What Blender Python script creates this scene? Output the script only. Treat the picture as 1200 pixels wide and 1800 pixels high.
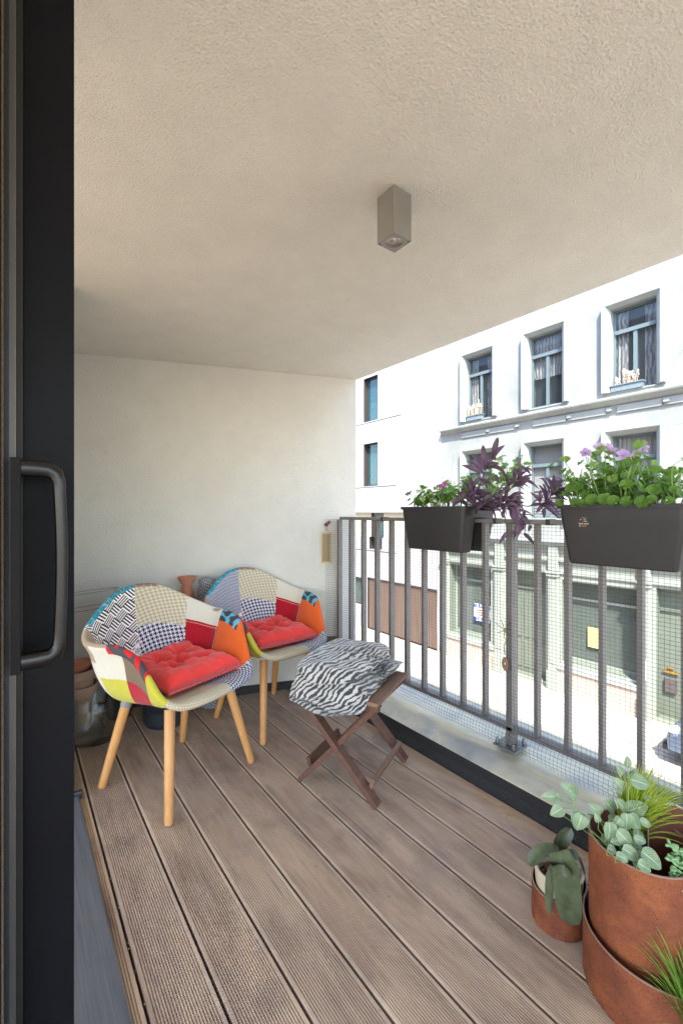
import bpy, math, random
from mathutils import Vector, Matrix, noise
random.seed(7)
for o in list(bpy.data.objects): bpy.data.objects.remove(o)
SC = bpy.context.scene
COL = SC.collection
PI = math.pi
# ---------------------------------------------------------------- camera
cam = bpy.data.cameras.new('camera'); camo = bpy.data.objects.new('camera', cam); COL.objects.link(camo)
camo.location = (0, 0, 1.2); camo.rotation_euler = (PI/2, 0, -math.atan(578/770.))
cam.sensor_fit = 'VERTICAL'; cam.sensor_height = 36; cam.sensor_width = 24; cam.lens = 36*770/1800.
cam.clip_start = .02; cam.clip_end = 300
SC.camera = camo
# ---------------------------------------------------------------- light
SUN = Vector((-1, -1.2, 2.2)).normalized()
w = bpy.data.worlds.new('World'); SC.world = w; w.use_nodes = True
nt = w.node_tree; sky = nt.nodes.new('ShaderNodeTexSky'); sky.sky_type = 'NISHITA'; sky.sun_disc = False
sky.sun_elevation = math.asin(SUN.z); sky.sun_rotation = math.atan2(SUN.x, SUN.y)
bg = nt.nodes['Background']; bg.inputs['Strength'].default_value = .15
nt.links.new(sky.outputs[0], bg.inputs[0])
sl = bpy.data.lights.new('sun', 'SUN'); sl.energy = 2.0; sl.angle = math.radians(.5); sl.color = (1, .95, .86)
so = bpy.data.objects.new('sun', sl); COL.objects.link(so); so.rotation_euler = (-SUN).to_track_quat('-Z', 'Y').to_euler(); so.location = (0, 0, 20)
vs = SC.view_settings; vs.view_transform = 'Standard'; vs.look = 'None'; vs.gamma = 1; vs.exposure = 2.8
SC.cycles.max_bounces = 10; SC.cycles.diffuse_bounces = 6; SC.cycles.transmission_bounces = 10; SC.cycles.transparent_max_bounces = 16
SC.cycles.caustics_reflective = False; SC.cycles.caustics_refractive = False
SC.cycles.use_denoising = True
SC.cycles.sample_clamp_indirect = 6

# ---------------------------------------------------------------- mesh builder
class M:
    def __init__(s): s.v = []; s.f = []; s.m = []; s.uv = []
    def add(s, vs, fs, mi=0, uv=None):
        n = len(s.v); s.v += [tuple(p) for p in vs]; s.uv += list(uv) if uv else [(0., 0.)]*len(vs)
        for i, f in enumerate(fs):
            s.f.append([n+k for k in f]); s.m.append(mi[i] if isinstance(mi, list) else mi)
        return s
    def box(s, x0, x1, y0, y1, z0, z1, mi=0):
        return s.add([(x0,y0,z0),(x1,y0,z0),(x1,y1,z0),(x0,y1,z0),(x0,y0,z1),(x1,y0,z1),(x1,y1,z1),(x0,y1,z1)],
                     [(0,3,2,1),(4,5,6,7),(0,1,5,4),(1,2,6,5),(2,3,7,6),(3,0,4,7)], mi)
    def obox(s, c, ax, ay, az, mi=0):
        c = Vector(c); ax = Vector(ax)/2; ay = Vector(ay)/2; az = Vector(az)/2
        p = [c+i*ax+j*ay+k*az for k in (-1,1) for i, j in ((-1,-1),(1,-1),(1,1),(-1,1))]
        return s.add(p, [(0,3,2,1),(4,5,6,7),(0,1,5,4),(1,2,6,5),(2,3,7,6),(3,0,4,7)], mi)
    def bar(s, a, b, wd, th, up=(0,0,1), mi=0):   # rectangular bar from a to b
        a = Vector(a); b = Vector(b); d = b-a; u = Vector(up); sd = d.cross(u).normalized(); n = sd.cross(d).normalized()
        return s.obox((a+b)/2, d, sd*wd, n*th, mi)
    def prism(s, poly, z0, z1, mi=0):
        n = len(poly)
        return s.add([(x,y,z0) for x,y in poly]+[(x,y,z1) for x,y in poly],
            [tuple(range(n))[::-1], tuple(range(n,2*n))]+[(i,(i+1)%n,n+(i+1)%n,n+i) for i in range(n)], mi)
    def tube(s, pts, r, sides=6, mi=0, caps=True):
        pts = [Vector(p) for p in pts]; n = len(pts)
        rs = r if isinstance(r, (list, tuple)) else [r]*n
        vs = []; t0 = (pts[1]-pts[0]).normalized()
        a = t0.orthogonal().normalized()
        for i, p in enumerate(pts):
            t = (pts[min(i+1,n-1)]-pts[max(i-1,0)]).normalized()
            a = (a-t*a.dot(t)).normalized(); b = t.cross(a)
            for k in range(sides):
                q = 2*PI*k/sides; vs.append(p+(a*math.cos(q)+b*math.sin(q))*rs[i])
        fs = [(i*sides+k, i*sides+(k+1)%sides, (i+1)*sides+(k+1)%sides, (i+1)*sides+k) for i in range(n-1) for k in range(sides)]
        if caps: fs += [tuple(range(sides))[::-1], tuple((n-1)*sides+k for k in range(sides))]
        return s.add(vs, fs, mi)
    def lathe(s, prof, c=(0,0,0), seg=40, mi=0, zf=None):   # prof: (r,z) ; zf(angle, i, r, z) -> z
        vs = []; n = len(prof)
        for i, (r, z) in enumerate(prof):
            for k in range(seg):
                q = 2*PI*k/seg; zz = zf(q, i, r, z) if zf else z
                vs.append((c[0]+r*math.cos(q), c[1]+r*math.sin(q), c[2]+zz))
        fs = [(i*seg+k, i*seg+(k+1)%seg, (i+1)*seg+(k+1)%seg, (i+1)*seg+k) for i in range(n-1) for k in range(seg)]
        if prof[0][0] < 1e-3 or True: pass
        return s.add(vs, fs, mi)
    def blob(s, c, rx, ry=None, rz=None, seg=8, rings=5, mi=0, rot=None, jit=0):
        ry = ry or rx; rz = rz or rx; vs = []; c = Vector(c)
        for i in range(rings+1):
            th = PI*i/rings
            for k in range(seg):
                q = 2*PI*k/seg
                p = Vector((rx*math.sin(th)*math.cos(q), ry*math.sin(th)*math.sin(q), rz*math.cos(th)))
                if jit: p *= 1+jit*noise.noise(p*40+c*50)
                if rot: p = rot @ p
                vs.append(c+p)
        fs = [(i*seg+k, (i+1)*seg+k, (i+1)*seg+(k+1)%seg, i*seg+(k+1)%seg) for i in range(rings) for k in range(seg)]
        return s.add(vs, fs, mi)
    def leaf(s, base, tip, wd, up=(0,0,1), arch=.1, fold=.15, shape=None, n=8, mi=0, mid=None, th=0):
        """leaf blade: curved strip with a folded midrib; shape(t)->0..1 half width"""
        base = Vector(base); tip = Vector(tip); up = Vector(up); L = (tip-base).length
        if mid is None: mid = (base+tip)/2+up.normalized()*arch*L
        else: mid = Vector(mid)
        ctl = mid*2-(base+tip)/2
        shape = shape or (lambda t: math.sin(PI*t**.8)**.8)
        vs = []; uv = []
        for i in range(n+1):
            t = i/n; p = base*(1-t)**2+ctl*2*t*(1-t)+tip*t*t
            d = ((ctl-base)*(1-t)+(tip-ctl)*t).normalized()
            sd = d.cross(up)
            sd = sd.normalized() if sd.length > 1e-4 else d.orthogonal().normalized()
            nn = sd.cross(d).normalized(); h = wd/2*max(shape(t), .02 if 0 < i < n else .0)
            for j in (-1, -.5, 0, .5, 1):
                vs.append(p+sd*h*j+nn*(abs(j)*h*fold*2+.04*h*math.sin(t*17+j*5))); uv.append((j*.5+.5, t))
        fs = [(i*5+j, i*5+j+1, (i+1)*5+j+1, (i+1)*5+j) for i in range(n) for j in range(4)]
        return s.add(vs, fs, mi, uv)
    def obj(s, name, mats, parent=None, smooth=False, bevel=0, sub=0, ang=None, loc=None):
        me = bpy.data.meshes.new(name); me.from_pydata(s.v, [], s.f); me.update()
        mats = mats if isinstance(mats, (list, tuple)) else [mats]
        for m in mats: me.materials.append(m)
        me.polygons.foreach_set('material_index', s.m)
        ul = me.uv_layers.new(name='UVMap')
        li = [0]*len(me.loops); me.loops.foreach_get('vertex_index', li)
        fl = []
        for k in li: fl += s.uv[k]
        ul.data.foreach_set('uv', fl)
        if smooth: me.polygons.foreach_set('use_smooth', [True]*len(me.polygons))
        if smooth and ang: me.set_sharp_from_angle(angle=math.radians(ang))
        o = bpy.data.objects.new(name, me); COL.objects.link(o)
        if parent: o.parent = parent
        if loc: o.location = loc
        if bevel:
            b = o.modifiers.new('bevel', 'BEVEL'); b.width = bevel; b.segments = 2; b.limit_method = 'ANGLE'
        if sub:
            b = o.modifiers.new('sub', 'SUBSURF'); b.levels = sub; b.render_levels = sub
        return o
def tag(o, label=None, cat=None, group=None, kind=None):
    if label: o['label'] = label
    if cat: o['category'] = cat
    if group: o['group'] = group
    if kind: o['kind'] = kind
    return o
def empty(name, loc=(0,0,0), rz=0, label=None, cat=None, group=None):
    o = bpy.data.objects.new(name, None); o.empty_display_size = .05; COL.objects.link(o); o.location = loc; o.rotation_euler = (0,0,rz)
    return tag(o, label, cat, group)

# ---------------------------------------------------------------- materials
def lin(c): return tuple(((x/255)/12.92 if x/255 <= .04045 else ((x/255+.055)/1.055)**2.4) for x in c)
class NG:
    def __init__(s, name):
        s.mat = bpy.data.materials.new(name); s.mat.use_nodes = True; s.t = s.mat.node_tree
        s.b = s.t.nodes['Principled BSDF']; s.out = s.t.nodes['Material Output']
    def n(s, typ, **kw):
        nd = s.t.nodes.new(typ)
        for k, v in kw.items(): setattr(nd, k, v)
        return nd
    def put(s, inp, v):
        if isinstance(v, bpy.types.NodeSocket): s.t.links.new(v, inp)
        elif v is not None:
            try: inp.default_value = v
            except Exception: inp.default_value = (*v, 1)
    def math(s, op, a, b=None, c=None, clamp=False):
        nd = s.n('ShaderNodeMath', operation=op, use_clamp=clamp); s.put(nd.inputs[0], a)
        if b is not None: s.put(nd.inputs[1], b)
        if c is not None: s.put(nd.inputs[2], c)
        return nd.outputs[0]
    def mix(s, f, a, b, blend='MIX'):
        nd = s.n('ShaderNodeMix', data_type='RGBA', blend_type=blend)
        s.put(nd.inputs['Factor'], f)
        for i, v in ((6, a), (7, b)):
            if isinstance(v, tuple) and len(v) == 3: v = (*v, 1)
            s.put(nd.inputs[i], v)
        return nd.outputs[2]
    def coord(s, which='Object'): return s.n('ShaderNodeTexCoord').outputs[which]
    def uvm(s): return s.n('ShaderNodeTexCoord').outputs['UV']
    def mapv(s, v, scale=(1,1,1), rot=(0,0,0), loc=(0,0,0)):
        nd = s.n('ShaderNodeMapping'); s.put(nd.inputs[0], v); nd.inputs['Scale'].default_value = scale; nd.inputs['Rotation'].default_value = rot; nd.inputs['Location'].default_value = loc
        return nd.outputs[0]
    def noise(s, v, scale, detail=4, rough=.55, dist=0):
        nd = s.n('ShaderNodeTexNoise'); s.put(nd.inputs['Vector'], v); nd.inputs['Scale'].default_value = scale
        nd.inputs['Detail'].default_value = detail; nd.inputs['Roughness'].default_value = rough; nd.inputs['Distortion'].default_value = dist
        return nd.outputs['Fac']
    def ramp(s, f, stops):
        nd = s.n('ShaderNodeValToRGB'); s.put(nd.inputs[0], f); e = nd.color_ramp.elements
        while len(e) > 1: e.remove(e[0])
        e[0].position = stops[0][0]; e[0].color = (*stops[0][1], 1) if not isinstance(stops[0][1], (int, float)) else (stops[0][1],)*3+(1,)
        for p, c in stops[1:]:
            k = e.new(p); k.color = (*c, 1) if not isinstance(c, (int, float)) else (c, c, c, 1)
        return nd.outputs[0]
    def sep(s, v): nd = s.n('ShaderNodeSeparateXYZ'); s.put(nd.inputs[0], v); return nd.outputs
    def bump(s, h, strength=.3, dist=.01, prev=None):
        nd = s.n('ShaderNodeBump'); s.put(nd.inputs['Height'], h); nd.inputs['Strength'].default_value = strength; nd.inputs['Distance'].default_value = dist
        if prev: s.put(nd.inputs['Normal'], prev)
        s.put(s.b.inputs['Normal'], nd.outputs[0]); return nd.outputs[0]
    def fin(s, col=None, rough=.6, metal=0, spec=None):
        if isinstance(col, tuple): col = (*col, 1)
        s.put(s.b.inputs['Base Color'], col); s.put(s.b.inputs['Roughness'], rough); s.b.inputs['Metallic'].default_value = metal
        if spec is not None: s.b.inputs['Specular IOR Level'].default_value = spec
        return s.mat
def simple(name, rgb, rough=.6, var=.12, scale=12, bump=.15, bscale=150, bdist=.002, metal=0, spec=None, linear=False, tint=None):
    g = NG(name); c = rgb if linear else lin(rgb); v = g.coord()
    n1 = g.noise(v, scale, 5)
    a = tuple(x*(1-var) for x in c); b = tuple(min(1, x*(1+var)) for x in c) if not tint else tint
    col = g.mix(g.ramp(n1, [(.3, 0.), (.7, 1.)]), a, b)
    if bump: g.bump(g.noise(v, bscale, 3), bump, bdist)
    return g.fin(col, g.ramp(n1, [(.3, max(0, rough-.06)), (.7, min(1, rough+.06))]), metal, spec)

# stucco
def stucco(name, c, grain=1.0, dirt=.12, bstr=.55):
    g = NG(name); v = g.coord()
    big = g.noise(v, 1.3, 6, .6); mid = g.noise(v, 7, 5, .6)
    f = g.math('ADD', g.math('MULTIPLY', big, .6), g.math('MULTIPLY', mid, .4))
    a = tuple(x*(1-dirt*1.6) for x in c); b = tuple(min(1, x*(1+dirt*.6)) for x in c)
    col = g.mix(g.ramp(f, [(.38, 0.), (.62, 1.)]), a, b)
    fine = g.noise(v, 170*grain, 3, .6); vor = g.n('ShaderNodeTexVoronoi'); g.put(vor.inputs['Vector'], v); vor.inputs['Scale'].default_value = 110*grain
    h = g.math('ADD', fine, g.math('MULTIPLY', vor.outputs['Distance'], .8))
    sp = g.noise(v, 24, 2, .5)
    col = g.mix(g.ramp(sp, [(.74, 0.), (.80, .35)]), col, tuple(x*.55 for x in c))
    g.bump(h, bstr, .006)
    return g.fin(col, .95, 0, .2)
M_CEIL = stucco('ceiling_stucco', (.755, .745, .675), 1.5, .045, .75)
M_WALL = stucco('wall_stucco', (.63, .62, .575), 1.5, .04, .5)
def deckmat():
    g = NG('weathered_deck'); v = g.coord(); x, y, z = g.sep(v)
    brd = g.math('FLOOR', g.math('DIVIDE', g.math('SUBTRACT', x, .1065), .153))
    off = g.math('MULTIPLY', brd, 7.31)
    cv = g.n('ShaderNodeCombineXYZ'); g.put(cv.inputs[0], x); g.put(cv.inputs[1], g.math('ADD', g.math('MULTIPLY', y, .28), off)); g.put(cv.inputs[2], off)
    s1 = g.noise(cv.outputs[0], 9, 6, .62, .6); cv2 = g.n('ShaderNodeCombineXYZ'); g.put(cv2.inputs[0], g.math('MULTIPLY', x, 3.)); g.put(cv2.inputs[1], g.math('ADD', g.math('MULTIPLY', y, .2), off))
    s2 = g.noise(cv2.outputs[0], 22, 5, .6); s3 = g.noise(v, 3.2, 4, .6)
    base = g.ramp(s1, [(.28, lin((140, 115, 96))), (.45, lin((178, 150, 127))), (.62, lin((206, 178, 150))), (.8, lin((184, 154, 122)))])
    grey = g.mix(g.ramp(s2, [(.35, 0.), (.7, .5)]), base, lin((208, 186, 164)))
    grey = g.mix(g.ramp(s3, [(.55, 0.), (.72, .55)]), grey, lin((126, 115, 108)))
    bn = g.noise(g.n('ShaderNodeCombineXYZ').outputs[0], 1) if False else g.math('FRACT', g.math('MULTIPLY', g.math('SINE', g.math('MULTIPLY', brd, 12.9898)), 43758.5))
    col = g.mix(g.math('MULTIPLY', bn, .28), grey, lin((150, 134, 122)))
    dk = g.noise(g.mapv(v, (60, 1.1, 1)), 1, 3, .5, .3)   # dark long streaks
    col = g.mix(g.ramp(dk, [(.68, 0.), (.74, .6)]), col, lin((92, 84, 82)))
    spk = g.noise(v, 60, 2, .5); col = g.mix(g.ramp(spk, [(.73, 0.), (.77, .6)]), col, lin((60, 50, 46)))
    groove_shade = g.math('LESS_THAN', z, -.0012); col = g.mix(g.math('MULTIPLY', groove_shade, .36), col, lin((70, 58, 52)))  # groove floors coloured darker, rib shade put into the board colour
    g.bump(g.noise(v, 260, 3), .25, .002)
    return g.fin(col, g.ramp(s1, [(.3, .5), (.7, .68)]), 0, .35)
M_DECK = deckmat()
M_BLACK = simple('black_membrane', (34, 34, 36), .55, .3, 30, .3, 120)
M_KERB = simple('dark_bitumen_upstand', (38, 37, 36), .75, .35, 40, .8, 150, .006)
def zinc():
    g = NG('stained_zinc'); v = g.coord(); a = g.noise(g.mapv(v, (1, .45, 1)), 5, 4, .55, .8); b = g.noise(v, 7, 4)
    col = g.ramp(a, [(.3, lin((150, 150, 146))), (.46, lin((186, 181, 166))), (.58, lin((212, 202, 174))), (.72, lin((166, 168, 166)))])
    g.bump(g.noise(v, 2.5, 2), .12, .02)
    return g.fin(col, g.ramp(b, [(.3, .30), (.7, .5)]), .3)
M_ZINC = zinc()
M_RAIL = simple('rail_paint', (110, 105, 102), .42, .1, 20, .1, 300)
M_NET = simple('net_cord', (66, 66, 68), .6, .2, 60, 0)
M_DOOR = simple('door_anthracite', (15, 16, 20), .5, .08, 6, .12, 500, .001, spec=.12)
M_ALU = simple('aluminium_strip', (66, 69, 72), .45, .1, 10, .05, metal=.5)
M_STEEL = simple('brushed_steel', (120, 124, 126), .35, .1, 10, .05, metal=.7)
M_GOLD = simple('brass_edge', (120, 100, 66), .4, .1, metal=.5)
M_BRUSH = simple('brush_seal', (74, 60, 46), .9, .35, 200, .8, 500, .004)
M_SEAL = simple('rubber_seal', (16, 16, 18), .6, .1)
def satin():
    g = NG('satin_handle'); v = g.coord(); g.bump(g.noise(v, 200, 2), .05, .001)
    return g.fin((*lin((13, 13, 15)),), .3, .0, .45)
M_HANDLE = satin(); M_PLATE = simple('matt_black_plate', (14, 14, 16), .55, .1, 20, .1, 400, spec=.15)
def threshold():
    g = NG('brushed_threshold'); v = g.coord(); s = g.noise(g.mapv(v, (160, 3, 1)), 1, 4, .6); p = g.noise(v, 9, 5)
    col = g.mix(g.ramp(s, [(.35, 0.), (.7, 1.)]), lin((86, 88, 93)), lin((106, 108, 112)))
    col = g.mix(g.ramp(p, [(.45, 0.), (.75, .5)]), col, lin((112, 110, 108)))
    return g.fin(col, g.ramp(p, [(.3, .36), (.7, .55)]), .25)
M_THR = threshold()
M_LAMP = simple('lamp_grey_metal', (142, 140, 134), .45, .1, 14, .12, 260, .001, metal=.45)
M_WOODLEG = None
def wood(name, c1, c2, axis=2, sc=30, rough=.5):
    g = NG(name); v = g.coord(); sca = [sc, sc, sc]; sca[axis] = sc*.08
    n = g.noise(g.mapv(v, tuple(sca)), 1, 5, .6, .8); n2 = g.noise(v, 3, 3)
    col = g.ramp(n, [(.3, lin(c1)), (.7, lin(c2))]); col = g.mix(g.math('MULTIPLY', n2, .3), col, lin(c1))
    g.bump(n, .12, .001)
    return g.fin(col, rough)
M_BEECH = wood('beech', (188, 132, 76), (206, 154, 98), 2, 40, .45)
M_TEAK = wood('weathered_teak', (78, 50, 40), (110, 74, 58), 0, 60, .55)
M_TEAKL = wood('worn_teak_top', (108, 80, 62), (142, 110, 88), 0, 60, .6)

# ---- fabrics (UV in metres)
def weave(g, uv, sc=900, st=.35):
    x, y, z = g.sep(uv)
    h = g.math('MULTIPLY', g.math('SINE', g.math('MULTIPLY', x, sc*2)), g.math('SINE', g.math('MULTIPLY', y, sc*2)))
    g.bump(g.math('ADD', h, g.math('MULTIPLY', g.noise(uv, sc*.3, 2), 2.)), st, .0012)
def cloth(name, rgb, var=.18, rough=.95):
    g = NG(name); uv = g.uvm()
    a = g.noise(g.mapv(uv, (60, 700, 1)), 1, 3); b = g.noise(g.mapv(uv, (700, 60, 1)), 1, 3)
    f = g.math('MULTIPLY', g.math('ADD', a, b), .5); c = lin(rgb)
    col = g.mix(g.ramp(f, [(.38, 0.), (.62, 1.)]), tuple(x*(1-var) for x in c), tuple(min(1, x*(1+var)) for x in c))
    weave(g, uv); g.b.inputs['Sheen Weight'].default_value = .15
    return g.fin(col, rough, 0, .2)
def houndstooth(name, c1, c2, unit, rot=0.):
    g = NG(name); uv = g.mapv(g.uvm(), (1/unit,)*3, (0, 0, rot)); x, y, z = g.sep(uv)
    fx = g.math('FLOOR', g.math('MULTIPLY', x, 8)); fy = g.math('FLOOR', g.math('MULTIPLY', y, 8))
    W = g.math('LESS_THAN', g.math('FLOORED_MODULO', fx, 8), 4); F = g.math('LESS_THAN', g.math('FLOORED_MODULO', fy, 8), 4)
    top = g.math('LESS_THAN', g.math('FLOORED_MODULO', g.math('ADD', fx, fy), 4), 2)
    r = g.math('ADD', g.math('MULTIPLY', top, W), g.math('MULTIPLY', g.math('SUBTRACT', 1., top), F))
    col = g.mix(r, lin(c1), lin(c2)); weave(g, g.uvm(), 900, .25)
    return g.fin(col, .95, 0, .2)
def basket(name, unit, c1=(232, 230, 228), c2=(52, 50, 58), rot=.6, strip=8):
    g = NG(name); uv = g.mapv(g.uvm(), (1/unit,)*3, (0, 0, rot)); x, y, z = g.sep(uv)
    par = g.math('FLOORED_MODULO', g.math('ADD', g.math('FLOOR', x), g.math('FLOOR', y)), 2)
    sx = g.math('LESS_THAN', g.math('FRACT', g.math('MULTIPLY', x, strip/2)), .5); sy = g.math('LESS_THAN', g.math('FRACT', g.math('MULTIPLY', y, strip/2)), .5)
    r = g.math('ADD', g.math('MULTIPLY', par, sx), g.math('MULTIPLY', g.math('SUBTRACT', 1., par), sy))
    col = g.mix(r, lin(c1), lin(c2)); weave(g, g.uvm(), 900, .2)
    return g.fin(col, .95, 0, .2)
def star(name, unit=.032):
    g = NG(name); uv = g.mapv(g.uvm(), (1/unit,)*3, (0, 0, .7)); x, y, z = g.sep(uv)
    fx = g.math('SUBTRACT', g.math('FRACT', x), .5); fy = g.math('SUBTRACT', g.math('FRACT', y), .5)
    ang = g.math('ARCTAN2', fy, fx); petals = g.math('GREATER_THAN', g.math('SINE', g.math('MULTIPLY', ang, 8)), 0.)
    r = g.math('SQRT', g.math('ADD', g.math('MULTIPLY', fx, fx), g.math('MULTIPLY', fy, fy)))
    ins = g.math('LESS_THAN', r, .42); col = g.mix(g.math('MULTIPLY', petals, ins), lin((228, 226, 226)), lin((58, 58, 66)))
    return g.fin(col, .95, 0, .2)
def crackle(name, c1, c2, sc):
    g = NG(name); uv = g.uvm(); v = g.n('ShaderNodeTexVoronoi', feature='DISTANCE_TO_EDGE'); g.put(v.inputs['Vector'], g.mapv(uv, (1, .6, 1))); v.inputs['Scale'].default_value = sc
    col = g.mix(g.math('LESS_THAN', v.outputs['Distance'], .045), lin(c1), lin(c2)); weave(g, uv, 900, .25)
    return g.fin(col, .95, 0, .2)
def blobs(name, c1, c2, sc=22, th=.53):
    g = NG(name); uv = g.uvm(); n = g.noise(uv, sc, 0, .4, .4)
    col = g.mix(g.math('GREATER_THAN', n, th), lin(c1), lin(c2)); weave(g, uv, 900, .25)
    return g.fin(col, .95, 0, .2)
F_TWEED = houndstooth('beige_tweed', (206, 196, 172), (166, 152, 126), .010, .2)
F_HB = houndstooth('beige_houndstooth', (208, 202, 180), (168, 158, 128), .017, .25)
F_HN = houndstooth('navy_houndstooth', (216, 218, 228), (30, 32, 52), .019, .25)
F_HNF = houndstooth('navy_houndstooth_lip', (210, 212, 220), (34, 36, 54), .015, .1)
F_BASK = basket('basket_weave_print', .044, (236, 234, 232), (34, 32, 42))
F_BASK2 = basket('fine_lattice_print', .014, (198, 200, 210), (72, 76, 92), .75, 6)
F_STAR = star('starburst_print')
F_TEAL = crackle('teal_crackle_print', (52, 132, 150), (128, 184, 196), 42)
F_BROWN = crackle('brown_crackle_print', (142, 118, 106), (178, 156, 144), 30)
F_CREAM = cloth('cream_linen', (206, 200, 184), .07)
F_TAUPE = cloth('taupe_bark_cloth', (160, 138, 118), .2)
F_DBROWN = cloth('brown_linen', (116, 98, 78), .2)
F_LIME = cloth('lime_linen', (190, 182, 62), .14)
F_RED = cloth('red_linen', (168, 26, 40), .2)
F_ORANGE = cloth('orange_linen', (222, 98, 38), .14)
F_REDBLOB = blobs('red_charcoal_print', (204, 42, 44), (76, 72, 76), 17, .5)
F_BLUEBLOB = blobs('blue_charcoal_print', (96, 168, 188), (62, 70, 78), 24, .52)
F_GREY = cloth('grey_linen', (150, 146, 136), .1)
def cushmat():
    g = NG('coral_red_cotton'); v = g.coord(); n = g.noise(v, 5, 3); c = lin((226, 50, 48))
    col = g.mix(n, tuple(x*.85 for x in c), lin((236, 66, 58)))
    g.bump(g.noise(v, 900, 2), .12, .0008); g.b.inputs['Sheen Weight'].default_value = .25
    return g.fin(col, .8, 0, .3)
M_CUSH = cushmat()
def zebra():
    g = NG('zebra_fleece'); v = g.uvm()
    d = g.noise(v, 9, 3, .5); x, y, z = g.sep(v)
    ph = g.math('ADD', g.math('ADD', g.math('MULTIPLY', y, 240.), g.math('MULTIPLY', x, 80.)), g.math('MULTIPLY', d, 22.))
    brk = g.noise(g.mapv(v, (34, 12, 1)), 1, 2, .5)
    s = g.math('ADD', g.math('SINE', ph), g.math('MULTIPLY', g.math('SUBTRACT', brk, .5), 3.4))
    f = g.ramp(g.math('MULTIPLY_ADD', s, .5, .5), [(.36, 0.), (.66, 1.)])
    fuzz = g.noise(v, 260, 3)
    col = g.mix(f, lin((34, 34, 42)), lin((196, 192, 184))); col = g.mix(g.math('MULTIPLY', fuzz, .25), col, lin((140, 138, 138)))
    g.bump(g.noise(v, 420, 3), .5, .003); g.b.inputs['Sheen Weight'].default_value = .5
    return g.fin(col, 1., 0, .1)
M_ZEBRA = zebra()
def corten():
    g = NG('rusted_steel'); v = g.coord(); a = g.noise(v, 9, 6, .65, .4); b = g.noise(v, 260, 4, .7)
    col = g.ramp(a, [(.3, lin((96, 50, 34))), (.5, lin((126, 68, 43))), (.62, lin((146, 82, 48))), (.78, lin((98, 60, 46)))])
    col = g.mix(g.ramp(b, [(.52, 0.), (.7, .75)]), col, lin((62, 34, 25)))
    g.bump(b, .3, .0015)
    return g.fin(col, g.ramp(b, [(.3, .55), (.7, .8)]), 0, .35)
M_CORTEN = corten()
M_CORTRIM = simple('rusted_steel_edge', (150, 122, 108), .5, .15, 60, .1)
M_CORTIN = simple('rusted_steel_inside', (104, 60, 48), .75, .25, 30, .2, 90)
def leafmat(name, c1, c2, vein=None, vs=9., trans=.35, rough=.45, back=None, vw=.12, mid=True, nscale=30):
    g = NG(name); v = g.coord(); n = g.noise(v, nscale, 3)
    col = g.mix(g.ramp(n, [(.3, 0.), (.7, 1.)]), lin(c1), lin(c2))
    if vein:
        x, y, z = g.sep(g.uvm()); ax = g.math('ABSOLUTE', g.math('SUBTRACT', x, .5))
        ph = g.math('FRACT', g.math('MULTIPLY', g.math('SUBTRACT', y, g.math('MULTIPLY', ax, .7)), vs))
        ln = g.math('LESS_THAN', g.math('ABSOLUTE', g.math('SUBTRACT', ph, .5)), vw); md = g.math('LESS_THAN', ax, .035)
        col = g.mix(g.math('MULTIPLY', g.math('MAXIMUM', g.math('MULTIPLY', ln, .55), md), .75), col, lin(vein))
    if back:
        geo = g.n('ShaderNodeNewGeometry'); col = g.mix(geo.outputs['Backfacing'], col, lin(back))
    g.fin(col, rough, 0, .4)
    tr = g.n('ShaderNodeBsdfTranslucent'); g.put(tr.inputs[0], col); mx = g.n('ShaderNodeMixShader'); mx.inputs[0].default_value = trans
    g.t.links.new(g.b.outputs[0], mx.inputs[1]); g.t.links.new(tr.outputs[0], mx.inputs[2]); g.t.links.new(mx.outputs[0], g.out.inputs[0])
    g.bump(g.noise(v, 140, 2), .2, .001)
    return g.mat
L_GER = leafmat('geranium_leaf', (72, 112, 38), (116, 156, 62), None, trans=.45)
L_GER2 = leafmat('geranium_leaf_pale', (110, 150, 60), (150, 182, 96), None, trans=.45)
L_FERN = leafmat('cut_leaf_green', (122, 168, 60), (160, 198, 92), None, trans=.45)
L_TRAD = leafmat('purple_leaf', (82, 66, 80), (128, 100, 126), None, trans=.25, rough=.35, back=(140, 104, 156), nscale=14)
L_TRADG = leafmat('olive_purple_leaf', (86, 82, 62), (104, 84, 92), None, trans=.22, rough=.4)
L_STEMP = simple('purple_stem', (84, 60, 80), .5, .2)
L_STEMG = simple('green_stem', (122, 148, 84), .55, .2)
L_STEMB = simple('brown_stem', (126, 104, 72), .7, .2)
L_FIT = leafmat('silver_veined_leaf', (98, 126, 90), (146, 166, 130), (196, 208, 176), 9., .3, .4, vw=.16)
L_ORC = leafmat('orchid_leaf', (72, 80, 56), (98, 106, 80), None, trans=.12, rough=.32)
L_GRASS = leafmat('yellow_green_blade', (150, 172, 52), (196, 208, 88), None, trans=.5)
L_GRASS2 = leafmat('green_blade', (92, 132, 48), (150, 182, 76), None, trans=.45)
L_SED = leafmat('succulent_bead', (122, 164, 112), (160, 196, 140), None, trans=.15)
L_PETAL = leafmat('lilac_petal', (196, 162, 212), (216, 188, 228), None, trans=.4)
L_PETALD = leafmat('magenta_petal', (176, 76, 150), (206, 130, 190), None, trans=.4)
L_DRY = leafmat('dried_flower', (214, 186, 158), (238, 218, 196), None, trans=.2)
M_SOIL = simple('potting_soil', (58, 44, 34), .95, .4, 60, .9, 90, .01)
M_PLAST = simple('anthracite_plastic', (36, 34, 34), .5, .07, 12, .12, 600, .001)
M_POTBLK = simple('black_nursery_pot', (26, 27, 32), .4, .1)
M_CREAM = simple('cream_glaze', (214, 200, 168), .35, .05, 10, .05)
M_TERRA = simple('terracotta', (188, 124, 98), .8, .1, 15, .3, 200)
M_TERRAP = simple('pale_terracotta', (176, 146, 126), .85, .12, 15, .3, 200)
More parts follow.
